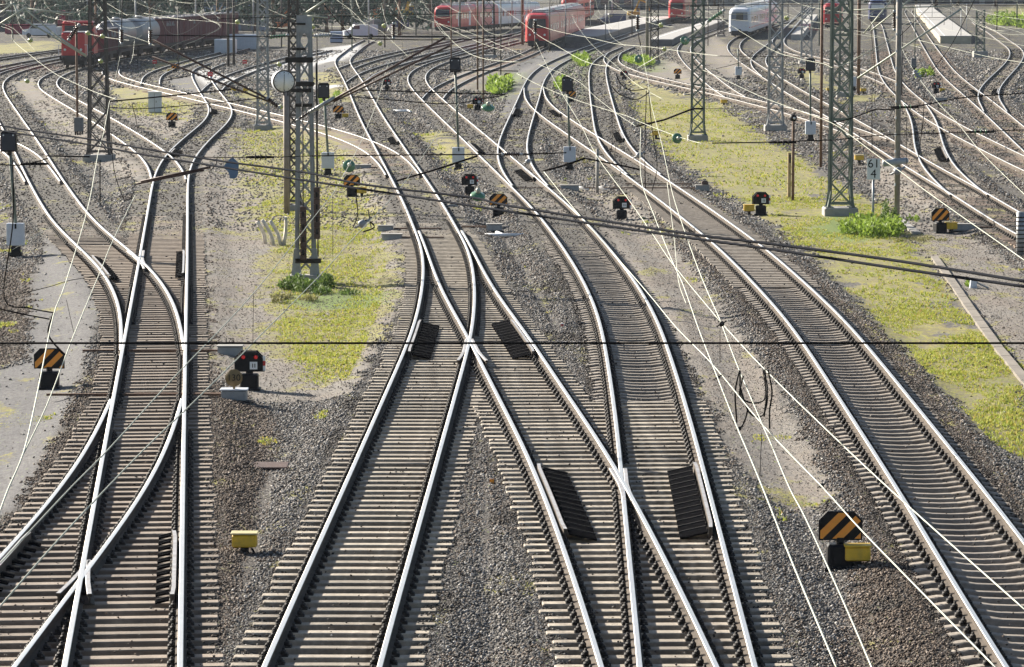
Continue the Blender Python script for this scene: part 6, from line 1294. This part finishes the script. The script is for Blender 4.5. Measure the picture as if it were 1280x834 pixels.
def excavator(label, px, py, m, sc=1.0, boom=((0, 0, 2), (1.5, 0, 5.5), (3.6, 0, 4.6), (4.2, 0, 2.4))):
    p = at(px, py, -.3); t = thing('excavator', label, 'excavator', p); t.scale = (sc,) * 3
    for sy in (-1, 1): mb = MB(); mb.box((0, sy, .45), (3.4, .55, .8), ch=.3); mb.build('crawler', 'iron', t)
    mb = MB(); mb.box((-.6, 0, 1.6), (2.8, 2.4, 1.2), ch=.1); mb.build('body', m, t); mb = MB(); mb.box((.9, -.6, 2.1), (1.2, 1.1, 1.8), ch=.1); c = mb.build('cab', m, t); mb = MB(); mb.box((.95, -1.16, 2.4), (.8, .06, .8)); mb.build('window', 'glassd', c)
    mb = MB()
    for a, b in zip(boom, boom[1:]): mb.bar(a, b, .4, .5)
    mb.build('boom', m, t); mb = MB(); e = boom[-1]; mb.prism([(e[0] - .5, e[2]), (e[0] + .4, e[2]), (e[0] + .2, e[2] - .9), (e[0] - .7, e[2] - .6)], -.5, .5); b = mb.build('bucket', 'iron', t); fixnormals(b)
excavator('orange excavator at top centre behind the tracks', 466, 31, 'orangem'); excavator('yellow excavator with steep boom left of the red railcar', 508, 27, 'yelm', 1.0, ((0, 0, 2), (.8, 0, 5), (1.9, 0, 8.2), (2.4, 0, 6.0))); excavator('yellow machine before the station building', 793, 24, 'yelm', .7); excavator('orange yellow machine right of the grey mast', 352, 40, 'orangem', .7)
for px, py, lb in ((448, 37, 'white silo tank at the construction yard'),):
    t = thing('silo', lb, 'silo', at(463, 27, -.3)); mb = MB(); mb.lathe((0, 0, 0), [(1.0, 1.0), (1.5, 2.0), (1.5, 7.5), (.6, 8.2)], 18); mb.build('tank', 'trainwhite', t)
    for a in range(4): mb = MB(); mb.bar((1.2 * math.cos(a * 1.571 + .8), 1.2 * math.sin(a * 1.571 + .8), 0), (1.2 * math.cos(a * 1.571 + .8), 1.2 * math.sin(a * 1.571 + .8), 2.2), .15); mb.build('leg', 'steel', t)

def van(label, px, py, m, rz=0.0, L=4.8):
    t = thing('parked_van', label, 'van', at(px, py, -.3), rz, 'vans parked in the construction yard'); mb = MB()
    mb.prism([(-.9 + 0, .4), (L - .9, .4), (L - .9, 1.9), (.6, 1.95), (.05, 1.25), (-.9, 1.05)], -.9, .9); b = mb.build('body', m, t); fixnormals(b)
    for s_ in (-1, 1): mb = MB(); mb.prism([(.2, 1.3), (1.3, 1.3), (1.3, 1.8), (.62, 1.8)], s_ * .905 - .01, s_ * .905 + .01); w_ = mb.build('window', 'glassd', t); fixnormals(w_)
    for x_ in (0, L - 1.9):
        for s_ in (-1, 1): mb = MB(); mb.lathe((x_, s_ * .82, .33), [(.33, -.1), (.33, .1)], 14, axis=(0, 1, 0)); mb.build('wheel', 'iron', t)
    for s_ in (-.6, .6): mb = MB(); mb.box((-.91, s_, .8), (.03, .25, .15)); mb.build('headlight', 'headl', t)
for a in (('white van parked left of the white site container at top centre', 437, 48, 'trainwhite', .2), ('dark blue van parked behind the orange excavator', 481, 37, 'blueloco', .1), ('white van by the orange excavator', 458, 38, 'trainwhite', -.3), ('white van near the yellow grass strip at the far left', 36, 47, 'trainwhite', .1), ('dark blue van at the left platform behind the red regional train', 755, 31, 'blueloco', .4)): van(*a)
# ---------------------------------------------------------------- the air
mb = MB(); mb.box((0, 900, 14), (1800, 2200, 34)); hm = bpy.data.materials.new('haze_air'); hm.use_nodes = True; t = hm.node_tree; t.nodes.clear()
o_ = t.nodes.new('ShaderNodeOutputMaterial'); v_ = t.nodes.new('ShaderNodeVolumePrincipled'); v_.inputs['Density'].default_value = .00005; v_.inputs['Color'].default_value = (.80, .88, 1, 1); v_.inputs['Anisotropy'].default_value = .3
t.links.new(v_.outputs[0], o_.inputs['Volume']); hz = mb.build('haze', hm); tag(hz, 'thin pale air haze over the whole yard', 'haze', None, 'stuff')
# ---------------------------------------------------------------- overhead line along the far tracks
def along(key, y0, y1, step, lab):
    y = y0; i = 0; pts_c = []; pts_m = []
    while y < min(y1, TR[key]['Y'][-1]):
        u = ((y - y0) / 62.0) % 1.0; zz = (1 if int((y - y0) / 62) % 2 else -1) * .3 * (1 - 2 * u); X = xt(key, y) + zz
        pts_c.append((X, y, 5.55)); pts_m.append((X, y, 5.95 + 1.25 * (2 * u - 1) ** 2)); y += step
    for nm, P, l, r in (('contact_wire', pts_c, 'pale contact wire strung above the ', .0052), ('messenger_wire', pts_m, 'pale sagging messenger wire above the ', .0045)):
        mb = MB(); mb.tube(P, r, 4); o = mb.build(nm, 'wire', None, P[0]); tag(o, l + lab, 'wire', 'overhead line of the far tracks')
        if nm == 'messenger_wire':
            for a, b in list(zip(pts_c, pts_m))[3::6]:
                if b[2] - a[2] > .3: d = MB(); d.tube([a, b], .004, 4); d.build('dropper', 'wired', o, P[0])
for key, y0, y1, lab in (('F', 170, 400, 'curved track of the freight train'), ('G', 175, 380, 'long diagonal track behind the clock'), ('M', 150, 420, 'centre track right of the clock mast'), ('P', 150, 430, 'curving middle track'), ('S', 170, 520, 'track swinging past the bright weeds'), ('W', 170, 420, 'track left of the grass field'), ('Z', 165, 520, 'track of the white express train'), ('X', 190, 420, 'diagonal crossover behind the field'), ('K', 150, 600, 'track of the dark blue locomotive'), ('E', 150, 600, 'track beside the long right platform'), ('O', 220, 480, 'S shaped track at the right edge'), ('TT', 260, 430, 'track of the red regional train'), ('K1', 290, 480, 'first track branching behind the clock'), ('C', 160, 420, 'left curve of tracks'), ('V', 150, 330, 'straight left track in the distance'), ('Y', 270, 480, 'track winding from the middle platform')):
    along(key, y0, y1, 3.1, lab)
for Y, z, x0, x1, m, lb in ((205, 7.6, -34, 34, 'wired', 'dark span wire across the yard behind the green mast, upper'), (206, 6.9, -34, 34, 'wire', 'pale span wire across the yard behind the green mast, lower'), (268, 7.8, -42, 42, 'wired', 'dark span wire across the middle platforms, upper'), (269, 7.0, -42, 42, 'wire', 'pale span wire across the middle platforms, lower'), (345, 8.0, -52, 54, 'wired', 'far dark span wire across the train fronts, upper'), (346, 7.1, -52, 54, 'wire', 'far pale span wire across the train fronts, lower'), (440, 8.1, -66, 66, 'wired', 'farthest dark span wire over the platforms')):
    P = [(x0 + (x1 - x0) * i / 12, Y, z - .35 * (1 - (2 * i / 12 - 1) ** 2)) for i in range(13)]; mb = MB(); mb.tube(P, .009, 4); o = mb.build('span_wire', m, None, P[0]); tag(o, lb, 'wire', 'span wires across the yard')
for i, (px, py, h, m, lb) in enumerate(((16, 52, 9, 'darkmast', 'far dark pole at the yellow grass strip'), (150, 46, 10, 'steel', 'far pole between the tank wagons'), (170, 68, 8, 'steel', 'grey pole in front of the second tank wagon'), (223, 90, 6, 'darkmast', 'short dark post by the tiny striped board'), (352, 60, 10, 'darkmast', 'dark pole behind the grey mast left of the clock'), (461, 58, 9, 'steel', 'grey pole at the white container'), (481, 60, 10, 'darkmast', 'dark pole right of the orange excavator'), (520, 45, 9, 'green', 'green pole left of the red railcar'), (585, 40, 9, 'steel', 'grey pole beside the red railcar'), (640, 44, 9, 'steel', 'grey pole left of the brown column'), (700, 26, 9, 'darkmast', 'dark pole behind the red regional train'), (728, 30, 9, 'darkmast', 'dark pole at the double deck coaches'), (790, 45, 9, 'darkmast', 'dark pole on the left platform edge'), (838, 20, 9, 'darkmast', 'dark pole beside the bright red railcar'), (876, 30, 9, 'steel', 'grey pole at the curved platform end'), (955, 40, 9, 'steel', 'grey pole right of the express train front'), (985, 20, 9, 'darkmast', 'dark pole behind the express train'), (1024, 58, 9, 'green', 'green pole left of the red locomotive'), (1060, 30, 9, 'darkmast', 'dark pole right of the red locomotive'), (1126, 36, 9, 'steel', 'grey pole right of the blue locomotive'), (1150, 14, 9, 'darkmast', 'dark far pole at the long platform'), (1165, 30, 5, 'steel', 'lamp pole on the long platform, nearer'), (1188, 22, 5, 'steel', 'lamp pole on the long platform, farther'), (1246, 40, 9, 'darkmast', 'dark pole by the green bank'), (1180, 40, 2.2, 'darkmast', 'short sign post on the long platform'))):
    post('steel_pole', lb, 'pole', px, py, h, .09 if h > 6 else .05, m)
